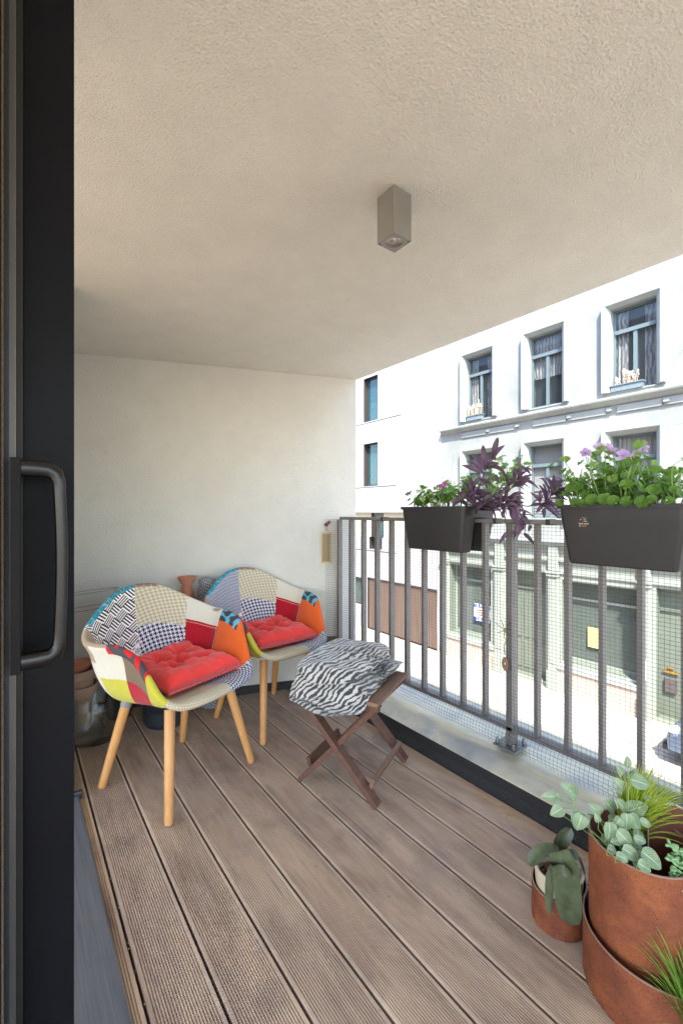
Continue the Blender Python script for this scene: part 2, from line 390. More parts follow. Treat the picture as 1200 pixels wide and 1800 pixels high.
M_BLUEPOT = simple('slate_blue_pot', (46, 50, 58), .35, .12, 8, .08)
M_GREENPOT = simple('dark_green_pot', (34, 52, 46), .35, .15, 8, .08)
M_GREYPOT = simple('woven_grey_pot', (120, 112, 96), .85, .25, 60, .8, 90, .004)
def glassm():
    g = NG('clear_glass'); g.fin((.9, .95, .93), .03, 0, .5)
    lw = g.n('ShaderNodeLayerWeight'); lw.inputs[0].default_value = .5; fr = g.math('MULTIPLY_ADD', g.math('POWER', lw.outputs['Facing'], 3.), .8, .04); gl_ = g.n('ShaderNodeBsdfGlossy'); gl_.inputs['Roughness'].default_value = .03
    tr = g.n('ShaderNodeBsdfTransparent'); tr.inputs[0].default_value = (.972, .982, .978, 1); mx = g.n('ShaderNodeMixShader')
    g.t.links.new(fr, mx.inputs[0]); g.t.links.new(tr.outputs[0], mx.inputs[1]); g.t.links.new(gl_.outputs[0], mx.inputs[2]); g.t.links.new(mx.outputs[0], g.out.inputs[0])
    return g.mat
M_GLASS = glassm()
M_WIRE = simple('grey_wire', (110, 110, 108), .4, .1, metal=.6)

M_GREYPL = simple('grey_plastic', (128, 130, 128), .5, .06)
# ================================================================ BALCONY SHELL
H = 2.147
WALLY = lambda x: 3.142-.3606*x            # the slanting end wall
def deck():
    m = M(); x0 = .1065
    for k in range(-1, 10):
        a = .257+.153*(k-1)+.0035; b = a+.146
        if k == 9: b = 1.622
        ye = WALLY(min(b, 1.62))+.35; ys = -2.5; prof = [(a, -.03), (a, -.002), (a+.002, 0)]
        if k < 9:
            n = 19; fl = .009; gw = (b-a-2*fl)/n
            for i in range(n):
                g0 = a+fl+i*gw+gw*.22; dz = -.0026
                prof += [(g0, 0), (g0+gw*.10, dz), (g0+gw*.46, dz), (g0+gw*.56, 0)]
        prof += [(b-.002, 0), (b, -.002), (b, -.03)]
        p = len(prof); ym = ys
        m.add([(x, ys, z) for x, z in prof]+[(x, ye, z) for x, z in prof], [(i, i+1, p+i+1, p+i) for i in range(p-1)]+[tuple(range(p))[::-1]])
    m.box(-.3, 1.64, -2.5, 3.2, -.2, -.045, 1)
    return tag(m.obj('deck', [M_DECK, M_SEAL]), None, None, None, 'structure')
deck()
# ceiling slab
m = M(); m.box(-2.5, 1.969, -3, 3.6, H, H+.3)  # balcony end behind the camera left unwalled for added fill light
tag(m.obj('ceiling', M_CEIL), kind='structure')
# slanting end wall of the balcony
m = M(); ya, yb = WALLY(-.6), WALLY(1.956)
m.prism([(-.6, ya), (1.956, yb), (1.956, yb+.35), (-.6, ya+.35)], -.2, H-.001)
tag(m.obj('end_wall', M_WALL), 'cream stucco wall closing the far end of the balcony behind the patchwork chairs', 'wall')
# black skirting along it
m = M(); d = Vector((1, -.3606)).normalized(); nrm = Vector((-d.y*-1, -d.x)).normalized(); nrm = Vector((-.3606, -1)).normalized()
def wp(x, off): return (x+nrm.x*off, WALLY(x)+nrm.y*off)
m.prism([wp(.22, .012), wp(1.63, .012), wp(1.63, -.01), wp(.22, -.01)][::-1], -.01, .052)
tag(m.obj('skirting', M_BLACK), 'black skirting strip along the foot of the stucco end wall', 'skirting')
# house wall beside the door
m = M(); m.box(-.12, .202, 2.142, 3.2, -.05, H-.001)
tag(m.obj('house_wall', M_WALL), 'narrow strip of house wall just beyond the sliding door threshold', 'wall')
# upstand with zinc capping
m = M(); m.box(1.628, 1.70, -2.5, 2.75, -.04, .052, 0)
u = m.obj('upstand', M_KERB); tag(u, 'black bitumen upstand between deck boards and zinc edge', 'upstand')
m = M(); Y0, Y1 = -2.5, 2.75
prof = [(1.620, .052), (1.616, .100), (1.622, .1045), (1.70, .106), (2.096, .122), (2.10, .118), (2.10, -.08), (2.06, -.08), (2.06, .05), (1.72, .05)]
n = len(prof); m.add([(x, Y0, z) for x, z in prof]+[(x, Y1, z) for x, z in prof], [(i, (i+1) % n, n+(i+1) % n, n+i) for i in range(n)], [1]+[0]*(n-1))
tag(m.obj('zinc_capping', [M_ZINC, M_BLACK]), 'stained zinc capping sheet under the balcony railing', 'edge capping')
# the interior and our own building
def interior():
    # the room behind the sliding door, far side left open to add fill light
    m = M(); m.box(-2.5, -.14, -3, 3.2, -.2, .012); tag(m.obj('interior_floor', simple('oak_floor', (196, 166, 132), .5)), kind='structure')
    m = M(); m.box(-2.5, -.12, 3.2, 3.4, -.2, H-.001)
    tag(m.obj('interior_wall', simple('plaster_white', (240, 236, 228), .9)), kind='structure')
interior()
def ownblock():
    e = empty('apartment_block', (0, 0, -3.5), 0, 'red brick apartment block that carries the balcony', 'building')
    br = NG('red_brick'); v = br.coord(); bt = br.n('ShaderNodeTexBrick'); br.put(bt.inputs[0], br.mapv(v, (1, 1, 1), (0, PI/2, 0)))
    bt.inputs['Color1'].default_value = (*lin((126, 82, 66)), 1); bt.inputs['Color2'].default_value = (*lin((150, 98, 78)), 1); bt.inputs['Mortar'].default_value = (*lin((180, 172, 160)), 1)
    bt.inputs['Scale'].default_value = 5; br.fin(bt.outputs[0], .85)
    m = M(); m.box(-2.5, 2.0, -3, 3.6, H+.3, 9.5); m.box(-2.5, 2.0, -3, 3.6, -3.5, -.2); 
    m.prism([(-.6, ya+.35), (1.95, yb+.36), (1.95, 20), (-2.5, 20), (-2.5, ya+.35)], -3.5, 9.5)
    o = m.obj('wall', br.mat, e); o.location = (0, 0, 3.5)
    for z in (2.2, 5.2):
        m = M(); m.box(2.0, 2.06, -3, 3.4, z+.25, z+.55); m.box(1.95, 2.0, 4, 20, z+.25, z+.55); o = m.obj('band', simple('white_band', (220, 218, 212), .8), e); o.location = (0, 0, 3.5)
    for yy in (-2.4, 0, 5, 8, 11, 14, 17):
        for z in (3.3, 6.1 ,):
            m = M(); x = 2.01 if yy < 3.5 else 1.96; m.box(x-.05, x, yy, yy+1.4, z-.1, z+1.35); o = m.obj('window', simple('dark_pane', (40, 46, 52), .1), e); o.location = (0, 0, 3.5)
ownblock()

# ================================================================ SLIDING DOOR
dr = empty('sliding_door', (0, .85, 0), 0, 'anthracite sliding door edge with a long bow handle, cut off at the left', 'door')
def dpart(m, name, mat, **k):
    o = m.obj(name, mat, k.pop('parent', dr), **k)
    o.location = (0, -.85, 0) if o.parent == dr else (0, 0, 0)
    return o
m = M(); m.box(.0135, .0825, .85, .905, -.04, H-.001); dpart(m, 'stile', M_DOOR, bevel=.001)
m = M(); m.box(-.004, .0030, .802, .85, -.04, H-.001); dpart(m, 'aluminium_strip', M_ALU)
m = M(); m.box(.0031, .0042, .806, .85, -.04, H-.001); dpart(m, 'brass_edge', M_GOLD)
m = M(); m.box(.0045, .0134, .835, .86, -.04, H-.001); dpart(m, 'gasket', M_SEAL)
m = M(); m.box(-.0095, -.0042, .800, .85, -.04, H-.001); dpart(m, 'gasket', M_SEAL)
m = M(); m.box(-.0125, -.0097, .79, .85, -.04, H-.001); dpart(m, 'brush_seal', M_BRUSH)
m = M(); m.box(-.06, -.0127, .80, .85, -.04, H-.001); dpart(m, 'leaf_frame', M_DOOR)
m = M(); m.box(-.0028, .0100, .775, .802, .968, 1.278); pl = dpart(m, 'handle_plate', M_PLATE, bevel=.0012)
def handle():
    m = M(); pts = []; Yh = .788
    # a bowed pull handle: two arms and a slightly curved grip
    n = 30
    path = [(.008, 1.264), (.030, 1.264), (.044, 1.2625), (.0525, 1.257), (.0565, 1.246)]
    for i in range(1, 15):
        t = i/15; path.append((.0565+.0035*math.sin(PI*t), 1.246-.246*t))
    path += [(.0565, 1.0), (.0525, .989), (.044, .9835), (.030, .982), (.008, .982)]
    P = [Vector((x, Yh, z)) for x, z in path]; vs = []; N = len(P)
    for i, p in enumerate(P):
        t = (P[min(i+1, N-1)]-P[max(i-1, 0)]).normalized(); nn = Vector((0, 1, 0)).cross(t); rn = .0078+.0042*abs(t.x)
        for k in range(10):
            q = 2*PI*(k+.5)/10; vs.append(p+nn*(rn*math.copysign(abs(math.cos(q))**.45, math.cos(q)))+Vector((0, 1, 0))*(.011*math.copysign(abs(math.sin(q))**.5, math.sin(q))))
    m.add(vs, [(i*10+k, i*10+(k+1) % 10, (i+1)*10+(k+1) % 10, (i+1)*10+k) for i in range(N-1) for k in range(10)])
    o = m.obj('handle', M_HANDLE, pl, smooth=True); return o
handle()
m = M(); m.box(-.02, .222, -.9, 2.12, -.04, .018); t_ = m.obj('threshold', M_THR, dr, bevel=.003); t_.location = (0, -.85, 0)
m = M(); m.box(.1, .236, 2.12, 2.142, -.01, .03); t_ = m.obj('threshold_end_cap', M_ALU, dr, bevel=.004); t_.location = (0, -.85, 0)

# ================================================================ CEILING LAMP
def lamp():
    e = empty('ceiling_lamp', (.916, .957, H), 0, 'square grey metal downlight box fixed to the stucco ceiling', 'ceiling lamp')
    a = .036; hz = -.139
    m = M()
    # open tube with a bottom plate that has a round hole
    m.box(-a, a, -a, -a+.003, hz+.004, 0); m.box(-a, a, a-.003, a, hz+.004, 0); m.box(-a, -a+.003, -a+.0031, a-.0031, hz+.004, 0); m.box(a-.003, a, -a+.0031, a-.0031, hz+.004, 0)
    m.obj('housing', M_LAMP, e, bevel=.0008)
    m = M(); n = 40; vs = []; R = .0255
    for k in range(n):
        q = 2*PI*k/n; c, s_ = math.cos(q), math.sin(q); k_ = a/max(abs(c), abs(s_)); vs += [(c*k_, s_*k_, hz), (c*R, s_*R, hz), (c*R, s_*R, hz+.012)]
    fs = []
    for k in range(n):
        j = (k+1) % n; fs += [(k*3, k*3+1, j*3+1, j*3), (k*3+1, k*3+2, j*3+2, j*3+1)]
    m.add(vs, fs); 
    vs2 = [(x, y, hz+.0038) for x, y, z in vs[::3]]; m.add([v for v in vs[::3]]+vs2, [(k, (k+1) % n, n+(k+1) % n, n+k) for k in range(n)])
    m.obj('bezel', M_LAMP, e)
    m = M(); m.add([(0, 0, hz+.010)]+[(R*math.cos(2*PI*k/n), R*math.sin(2*PI*k/n), hz+.0085) for k in range(n)], [(0, 1+k, 1+(k+1) % n) for k in range(n)])
    g = NG('lamp_glass'); v = g.coord(); m.obj('lens', g.fin(g.ramp(g.noise(v, 60, 3, .5, 2), [(.35, lin((120, 122, 124))), (.6, lin((214, 214, 210)))]), .08), e)
    for sx in (-1, 1):
        for sy in (-1, 1):
            m = M(); m.lathe([(.0001, hz-.0012), (.0026, hz-.0012), (.0028, hz+.001)], (sx*.030, sy*.030, 0), 10); m.obj('screw', M_SEAL if sx*sy < 0 else M_LAMP, e)
lamp()

# ================================================================ RAILING
RX = 1.815
BY = [2.47-.1313*k for k in range(0, 34)]
def railing():
    e = empty('railing', (RX, 1.14, .12), 0, 'dark grey metal balcony railing with flat upright bars', 'railing')
    def P(m, name, mat=M_RAIL, **k):
        o = m.obj(name, mat, e, **k); o.location = (-RX, -1.14, -.12); return o
    m = M(); m.box(RX-.006, RX+.044, -2.0, WALLY(RX)-.055, 1.147, 1.167); P(m, 'top_rail', bevel=.0015)
    m = M(); m.box(RX-.004, RX+.040, -2.0, 2.47, .200, .2195); P(m, 'bottom_rail', bevel=.0015)
    for k, y in enumerate(BY):
        post = k in (10, 24)
        m = M()
        if post: m.box(RX-.004, RX+.046, y-.030, y, .135, 1.1465)
        else: m.box(RX+.001, RX+.034, y-.018, y, .220, 1.1465)
        P(m, 'post' if post else 'baluster', bevel=.001)
        if post:
            m = M(); m.box(RX-.045, RX+.068, y-.070, y+.042, .1285, .1365); bp = P(m, 'base_plate', M_STEEL, bevel=.002)
            for dx in (-.030, .053):
                for dy in (-.054, .026):
                    m = M(); m.lathe([(.0001, .026), (.006, .026), (.007, .022), (.0085, .010), (.0085, .0)], (RX+dx, y+dy, .138), 10); o = m.obj('bolt', M_STEEL, bp, smooth=True, ang=40)
    for y in (2.0, .96, 1.215):
        m = M(); m.box(RX-.008, RX+.046, y-.009, y+.009, 1.144, 1.1695); P(m, 'rail_clip', M_BLACK, bevel=.001)
railing()
def net():
    m = M(); rr = .00075
    def X(y, z):
        x = RX-.010+.0035*noise.noise(Vector((y*5, z*4, 0)))
        if z < .21:
            t = (.21-z)/.09; x += -.004-.030*math.sin(min(t, 1)*PI*.9)*(.65+.5*noise.noise(Vector((y*2.2, 3, 0)))) 
        if y > 2.36: x -= (y-2.36)*.42
        if .93 < z < 1.2 and False: pass
        return x
    def W(p, q): return Vector((X(p, q), p, q))
    zs = [1.150, 1.12]+[1.1-.055*i for i in range(17)]+[.205, .185, .165, .148, .135, .126]
    y = 2.505; i = 0
    while y > -.55:
        m.tube([W(y+.0015*noise.noise(Vector((y*30, z*3, 1))), z+(.012*noise.noise(Vector((y*3, 0, 5))) if z < .15 else 0)) for z in zs], rr, 3, caps=False); y -= .0172
    z = 1.148
    while z > .130:
        yy = []; a = 2.505
        while a > -.56: yy.append(a); a -= .055
        m.tube([W(a, z+.0022*noise.noise(Vector((a*4, z*20, 2)))) for a in yy], rr, 3, caps=False); z -= .0150
    o = m.obj('safety_net', M_NET); tag(o, 'fine dark mesh netting tied along the inside of the railing', 'net')
    # cord ties knotted round rails
net()

# ================================================================ CHAIRS
RIM = [(0,-.275,.435),(.11,-.27,.435),(.20,-.245,.44),(.25,-.20,.475),(.275,-.15,.56),(.29,-.10,.64),(.306,-.03,.672),(.332,.05,.676),(.334,.125,.682),(.286,.195,.72),(.20,.245,.775),(.11,.275,.82),(0,.285,.835)]
PAN = [(0,-.225,.438),(.09,-.222,.438),(.165,-.20,.436),(.195,-.165,.436),(.205,-.12,.434),(.21,-.07,.430),(.213,-.01,.424),(.212,.05,.418),(.20,.10,.416),(.172,.145,.416),(.125,.175,.418),(.065,.19,.42),(0,.195,.42)]
def catmull(P, t):
    n = len(P)-1; t = min(max(t, 0), n-1e-6); i = int(t); u = t-i
    p0 = Vector(P[i-1]) if i > 0 else Vector((-P[1][0], P[1][1], P[1][2]))
    p1, p2 = Vector(P[i]), Vector(P[i+1])
    p3 = Vector(P[i+2]) if i+2 <= n else Vector((-P[n-1][0], P[n-1][1], P[n-1][2]))
    return .5*((2*p1)+(p2-p0)*u+(2*p0-5*p1+4*p2-p3)*u*u+(3*p1-p0-3*p2+p3)*u**3)
NU = 96; NR = 26
def shell_pt(a, r):     # a in [0,24): around, 0 front centre, 12 back centre ; r 0..1
    side = 1 if a <= 12 else -1; aa = a if a <= 12 else 24-a
    E = catmull(PAN, aa); R_ = catmull(RIM, aa)
    E.x *= side; R_.x *= side
    C0 = Vector((0, .0, .412)); e = .42
    if r < e:
        t = r/e; p = C0.lerp(E, t); p.z = C0.z+(E.z-C0.z)*t**2.2
        return p
    t = (r-e)/(1-e)
    K = Vector((E.x*.35+R_.x*.65, E.y*.35+R_.y*.65, E.z+.03*(R_.z-.435)/.4+.002))
    if aa < 3: K = Vector((E.x*.5+R_.x*.5, E.y*.5+R_.y*.5, .446))
    p = E*(1-t)**2+K*2*t*(1-t)+R_*t*t
    fl = max(0, min(1, (aa-4.2)/1.2))*max(0, min(1, (10.2-aa)/1.5)); q = max(0, (t-.72)/.28)
    if fl > 0:   # the arm edge rolls outward
        o = Vector((R_.x-E.x, R_.y-E.y, 0)).normalized(); p += o*(.012*fl*q*q)+Vector((0, 0, fl*(.016*math.sin(PI*min(1, q))-.006*q*q)))
    return p
def chair_shell(parent, second):
    mats = [F_TWEED, F_HNF, F_ORANGE, F_BLUEBLOB, F_RED, F_CREAM, F_HB, F_HN, F_BROWN, F_TEAL, F_BASK2 if second else F_BASK, F_STAR, F_TAUPE, F_REDBLOB, F_LIME, F_DBROWN, F_GREY]
    TW, HF, OR, BB, RD, CR, HB, HN, BR, TE, BA, ST, TA, RB, LI, DB, GR = range(17)
    def pick(a, r, outer):
        if outer:
            if 20.6 <= a <= 24 or a < .25:
                if a < 21.15: return LI if r > .5 else RD
                return TW
            if a < 2.9: return HF
            if 20. < a: return LI
            if r > .95 and 17.4 < a <= 20.: return RB
            if 18.2 < a <= 20.: return DB if r > .80 else RD
            if 16.5 < a <= 18.2: return CR if r > .80 else LI
            if 14.6 < a <= 16.5: return TA if r > .90 else CR
            if 3 < a < 6.2: return OR
            if 6.2 <= a < 9: return RD if r < .75 else CR
            return BR if a < 12 else TE if (a < 15 and r > .9) else CR
        if (a > 21.15 or a < .25): return TW
        if .25 <= a < 2.9: return HF
        if 2.9 <= a < 7.1: return OR if r < .93 or a < 5. else BB
        if 7.1 <= a < 9.6: return RD if r < .87 else CR
        if 9.6 <= a < 12.2:
            if r > .985 and a > 10.9: return BR
            return HB if r > .84 else HN
        if 12.2 <= a < 15.2:
            if r > .985 and a < 14.9: return TE
            if r < .76-.07*(a-12.2): return ST
            return BA
        if 15.2 <= a < 17.4: return TA if r > .86-.10*(a-15.2) else BA
        if 17.4 <= a < 20.: return RB if r > .80 else BA
        return LI
    m = M(); grid_in = []; grid_out = []
    T0 = .012; T1 = .013
    def nrm(a, r):
        da, dr = .02, .004
        p1 = shell_pt((a+da) % 24, r); p0 = shell_pt((a-da) % 24, r); q1 = shell_pt(a, min(r+dr, 1)); q0 = shell_pt(a, max(r-dr, .0))
        n = (p1-p0).cross(q1-q0)
        if n.length < 1e-9: return Vector((0, 0, 1))
        n.normalize(); c = Vector((0, -.02, .75))-shell_pt(a, r)
        if n.dot(c) < 0: n = -n
        return n
    rows = []; info = []
    arc_in = [.02+.98*(i/(NR-1)) for i in range(NR)]
    # a section from the middle (inside) over the padded rim to the middle (outside)
    for i in range(NU):
        a = 24*i/NU; sec = []; Lc = 0; prev = None
        for r in arc_in:
            p = shell_pt(a, r); n = nrm(a, r); th = T0*(1.25 if r > .5 else 1.0)
            q = p+n*th
            Lc += (q-prev).length if prev else 0; prev = q
            sec.append((q, Lc, r, 0))
        p = shell_pt(a, 1.); n = nrm(a, 1.); tdir = (shell_pt(a, 1.)-shell_pt(a, .985)).normalized()
        for q_ in (55, 100, 140):
            an = math.radians(q_); q = p+n*(.0145*math.cos(an)+.001)+tdir*.0150*math.sin(an)
            Lc += (q-prev).length; prev = q; sec.append((q, Lc, 1., 0 if q_ < 120 else 1))
        for r in arc_in[::-1]:
            p = shell_pt(a, r); n = nrm(a, r); q = p-n*T1*(1 if r > .5 else .9)
            Lc += (q-prev).length; prev = q; sec.append((q, Lc, r, 1))
        rows.append(sec)
    ns = len(rows[0]); vs = []; uv = []
    for i in range(NU+1):
        a = 24*i/NU; s_ = a/24*1.75
        for (q, Lc, r, o) in rows[i % NU]:
            vs.append(q)
            if a < 3.2 or a > 21.6:
                xx = q.x if a < 3.2 else q.x; uv.append((xx+1, Lc))
            else: uv.append((s_, Lc))
    fs = []; ms = []
    for i in range(NU):
        for j in range(ns-1):
            a = 24*(i+.5)/NU; r = (rows[i][j][2]+rows[i][j+1][2])/2; o = rows[i][j+1][3] and rows[i][j][3]
            fs.append((i*ns+j, (i+1)*ns+j, (i+1)*ns+j+1, i*ns+j+1)); ms.append(pick(a, r, bool(o)))
    fs.append(tuple(i*ns for i in range(NU))); ms.append(TW)
    fs.append(tuple(i*ns+ns-1 for i in range(NU))[::-1]); ms.append(GR)
    m.add(vs, fs, ms, uv)
    o = m.obj('seat_shell', mats, parent, smooth=True)
    # piping seams between patches
    def seam(pts):
        sm = M(); sm.tube([shell_pt(a % 24, r)+nrm(a % 24, r)*(T0*1.25+.0003) for a, r in pts], .0011, 4); sm.obj('seam', F_CREAM, o)
    for a, r0, r1 in ((.25, .72, 1), (21.15, .6, 1), (2.9, .5, 1), (7.1, .5, 1), (9.6, .5, 1), (12.25, .5, 1), (20., .6, 1), (17.4, .8, 1)):
        seam([(a, r0+(r1-r0)*k/12) for k in range(13)])
    seam([(7.1+.25*k, .87) for k in range(11)]); seam([(9.6+.2*k, .84) for k in range(14)])
    return o
def make_chair(c, th, second, label):
    e = empty('armchair', (c[0], c[1], 0), math.radians(th), label, 'chair', 'patchwork tub armchairs on wooden legs')
    chair_shell(e, second)
    for sx, sy, fx, fy in ((-1, -1, .24, .2225), (1, -1, .24, .2225), (-1, 1, .22, .2225), (1, 1, .22, .2225)):
        m = M(); a = Vector((sx*.165, sy*.13-.01, .398)); b = Vector((sx*fx, sy*fy, .003))
        m.tube([a, a.lerp(b, .5), b+(a-b).normalized()*.006, b], [.0215, .0195, .0165, .0145], 18)
        l = m.obj('leg', M_BEECH, e, smooth=True, ang=50)
        m = M(); m.tube([b+(a-b).normalized()*.001, b+Vector((0, 0, -.003))], .013, 14); m.obj('foot_pad', M_GREYPOT, l)
        if sy > 0: m = M(); m.tube([a+(a-b).normalized()*.018, a.lerp(b, .10)], .0232, 18); m.obj('leg_bracket', M_GREYPL, e, smooth=True, ang=50)
    return e
CH1 = ((.604, 2.04), 24.6); CH2 = ((1.214, 2.316), 13)
make_chair(*CH1, False, 'patchwork armchair nearest the door with a bold basket weave back panel and a red cushion')
make_chair(*CH2, True, 'patchwork armchair beside the railing with a fine dotted lattice back panel and a red cushion')
def cushion(c, th, off, rz, label, seed, S_=.205):
    c3 = empty('tmp') ; bpy.data.objects.remove(c3)
    m = M(); N = 64; t = math.radians(th); cx = c[0]+off[0]*math.cos(t)-off[1]*math.sin(t); cy = c[1]+off[0]*math.sin(t)+off[1]*math.cos(t)
    rnd = random.Random(seed); tufts = [(-.36, -.36), (.36, -.36), (-.36, .36), (.36, .36), (0, 0)]
    tufts = [(x+rnd.uniform(-.04, .04), y+rnd.uniform(-.04, .04)) for x, y in tufts]
    def hh(x, y):
        e = max(0, (1-abs(x)**5))**.42*max(0, (1-abs(y)**5))**.42
        h = .062*e
        for tx, ty in tufts:
            dx, dy = x-tx, y-ty; d = math.hypot(dx, dy); an = math.atan2(dy, dx)
            h -= .040*math.exp(-(d/.15)**1.4)*e
            h += e*.0075*math.exp(-((d-.26)/.2)**2)*(abs(math.sin(an*2.5+tx*9+seed))-.5)
            h -= e*.011*math.exp(-(d/.36)**2)*max(0, math.sin(an*4+seed+ty*5))**5
        h += e*.012*noise.noise(Vector((x*3, y*3, seed)))
        edge = max(abs(x), abs(y))
        h += .004*math.sin((x if abs(y) > abs(x) else y)*13+seed+5*noise.noise(Vector((x*4, y*4, 0))))*max(0, (edge-.62)/.38)*min(1, (1-edge)*12)
        return max(h, 0)
    vs = []
    for s_ in (1, -1):
        for i in range(N+1):
            for j in range(N+1):
                x = 2*i/N-1; y = 2*j/N-1
                pin = 1-.045*((1-x*x)*(abs(y)) + (1-y*y)*abs(x)) ; cr = 1+.03*(abs(x*y))**3
                px = x*S_*pin*cr*(1+.02*noise.noise(Vector((y*3, seed, 0)))); py = y*S_*pin*cr
                if s_ == 1: z = .026+hh(x, y)*1.15
                else: z = .014-.012*max(0, 1-max(abs(x), abs(y))**4)
                # sag onto the seat pan, rise at the edges, one back corner propped on the backrest
                rr = math.hypot(px, py); z += .10*max(0, rr-.12)*1.0+.42*max(0, py-.10)*max(0, px+.25)*1.6
                z += -.10*max(0, -py-.16)
                vs.append((px, py, z))
    K = (N+1)**2; fs = []
    for i in range(N):
        for j in range(N):
            a = i*(N+1)+j; fs.append((a, a+N+1, a+N+2, a+1)); fs.append((K+a, K+a+1, K+a+N+2, K+a+N+1))
    for i in range(N):
        for (a, b) in ((i*(N+1), (i+1)*(N+1)), ((i+1)*(N+1)+N, i*(N+1)+N), (N*(N+1)+i, N*(N+1)+i+1), (i+1, i)):
            fs.append((a, b, K+b, K+a))
    m.add(vs, fs)
    o = m.obj('seat_cushion', M_CUSH, None, smooth=True, loc=(cx, cy, .434)); o.rotation_euler = (0, 0, t+math.radians(rz))
    tag(o, label, 'cushion', 'red tufted cushions on the armchairs')
    # buttons and tie
    for tx, ty in tufts:
        b = M(); x, y = tx*S_, ty*S_; z = .026+hh(tx, ty)*1.15+.10*max(0, math.hypot(x, y)-.12)+.42*max(0, y-.10)*max(0, x+.25)*1.6
        b.blob((x, y, z+.001), .0075, .0075, .004, 10, 6); b.obj('button', M_CUSH, o, smooth=True)
    b = M(); zc = .018+.10*.13+.42*.1*.45*1.6
    for q in range(5):
        b.leaf((.18, .19, zc), (.18+.035*math.cos(q*1.3+1), .19+.035*math.sin(q*1.3+1), zc+.02+.008*(q % 2)), .022, (0, 0, 1), .3, .3)
    b.obj('tie', M_CUSH, o, smooth=True)
cushion(*CH1, (.033, .032), -4, 'red tufted cushion on the armchair nearest the door', 3, .196)
cushion(*CH2, (.033, .028), -9, 'red tufted cushion on the armchair beside the railing', 8, .190)

# ================================================================ FOLDING STOOL
SW = Vector((.893, .45, 0)).normalized(); SQ = Vector((-SW.y, SW.x, 0)); SCN = Vector((1.255, 1.573, 0))
def stool():
    e = empty('folding_stool', SCN, math.atan2(SW.y, SW.x), 'dark wooden folding stool with crossed legs under the zebra blanket', 'stool')
    # local: x = p (width along hinge), y = q
    a, b, zt = .192, .186, .430
    for sx in (-1, 1):
        xo = sx*(a-.012)
        # outer legs lean one way (foot at -q), inner legs the other way
        m = M(); m.bar((xo, b-.006, zt-.022), (xo, -b-.0, 0.014), .022, .047, (1, 0, 0)); m2 = m
        l = m.obj('leg', M_TEAK, e, bevel=.002)
        xi = xo-sx*.0245
        m = M(); m.bar((xi, -b+.006, zt-.022), (xi, b+.0, 0.014), .022, .047, (1, 0, 0)); m.obj('leg', M_TEAK, e, bevel=.002)
        m = M(); m.lathe([(.0001, .0), (.005, .0), (.0055, -.002)], (0, 0, 0), 12); o = m.obj('pivot_bolt', M_STEEL, l)
        o.rotation_euler = (0, sx*PI/2, 0); o.location = (xo+sx*.0135, 0, .214)
    m = M(); m.bar((-a+.022, -b+.032, .085), (a-.022, -b+.032, .085), .018, .045, (0, -.37, .93)); m.obj('stretcher', M_TEAKL, e, bevel=.002)
    m = M(); m.bar((-a+.045, b-.032, .085), (a-.045, b-.032, .085), .018, .045, (0, .37, .93)); m.obj('stretcher', M_TEAK, e, bevel=.002)
    n = 6; wq = (2*b)/n
    for i in range(n):
        m = M(); y0 = -b-.006+i*(wq+.002)+.001; m.box(-a, a, y0, y0+wq-.005, zt-.016, zt); m.obj('slat', M_TEAKL, e, bevel=.002)
    for sx in (-1, 1):
        m = M(); m.box(sx*(a-.02)-.012, sx*(a-.02)+.012, -b-.004, b+.006, zt-.040, zt-.0165); m.obj('side_rail', M_TEAK, e, bevel=.002)
stool()
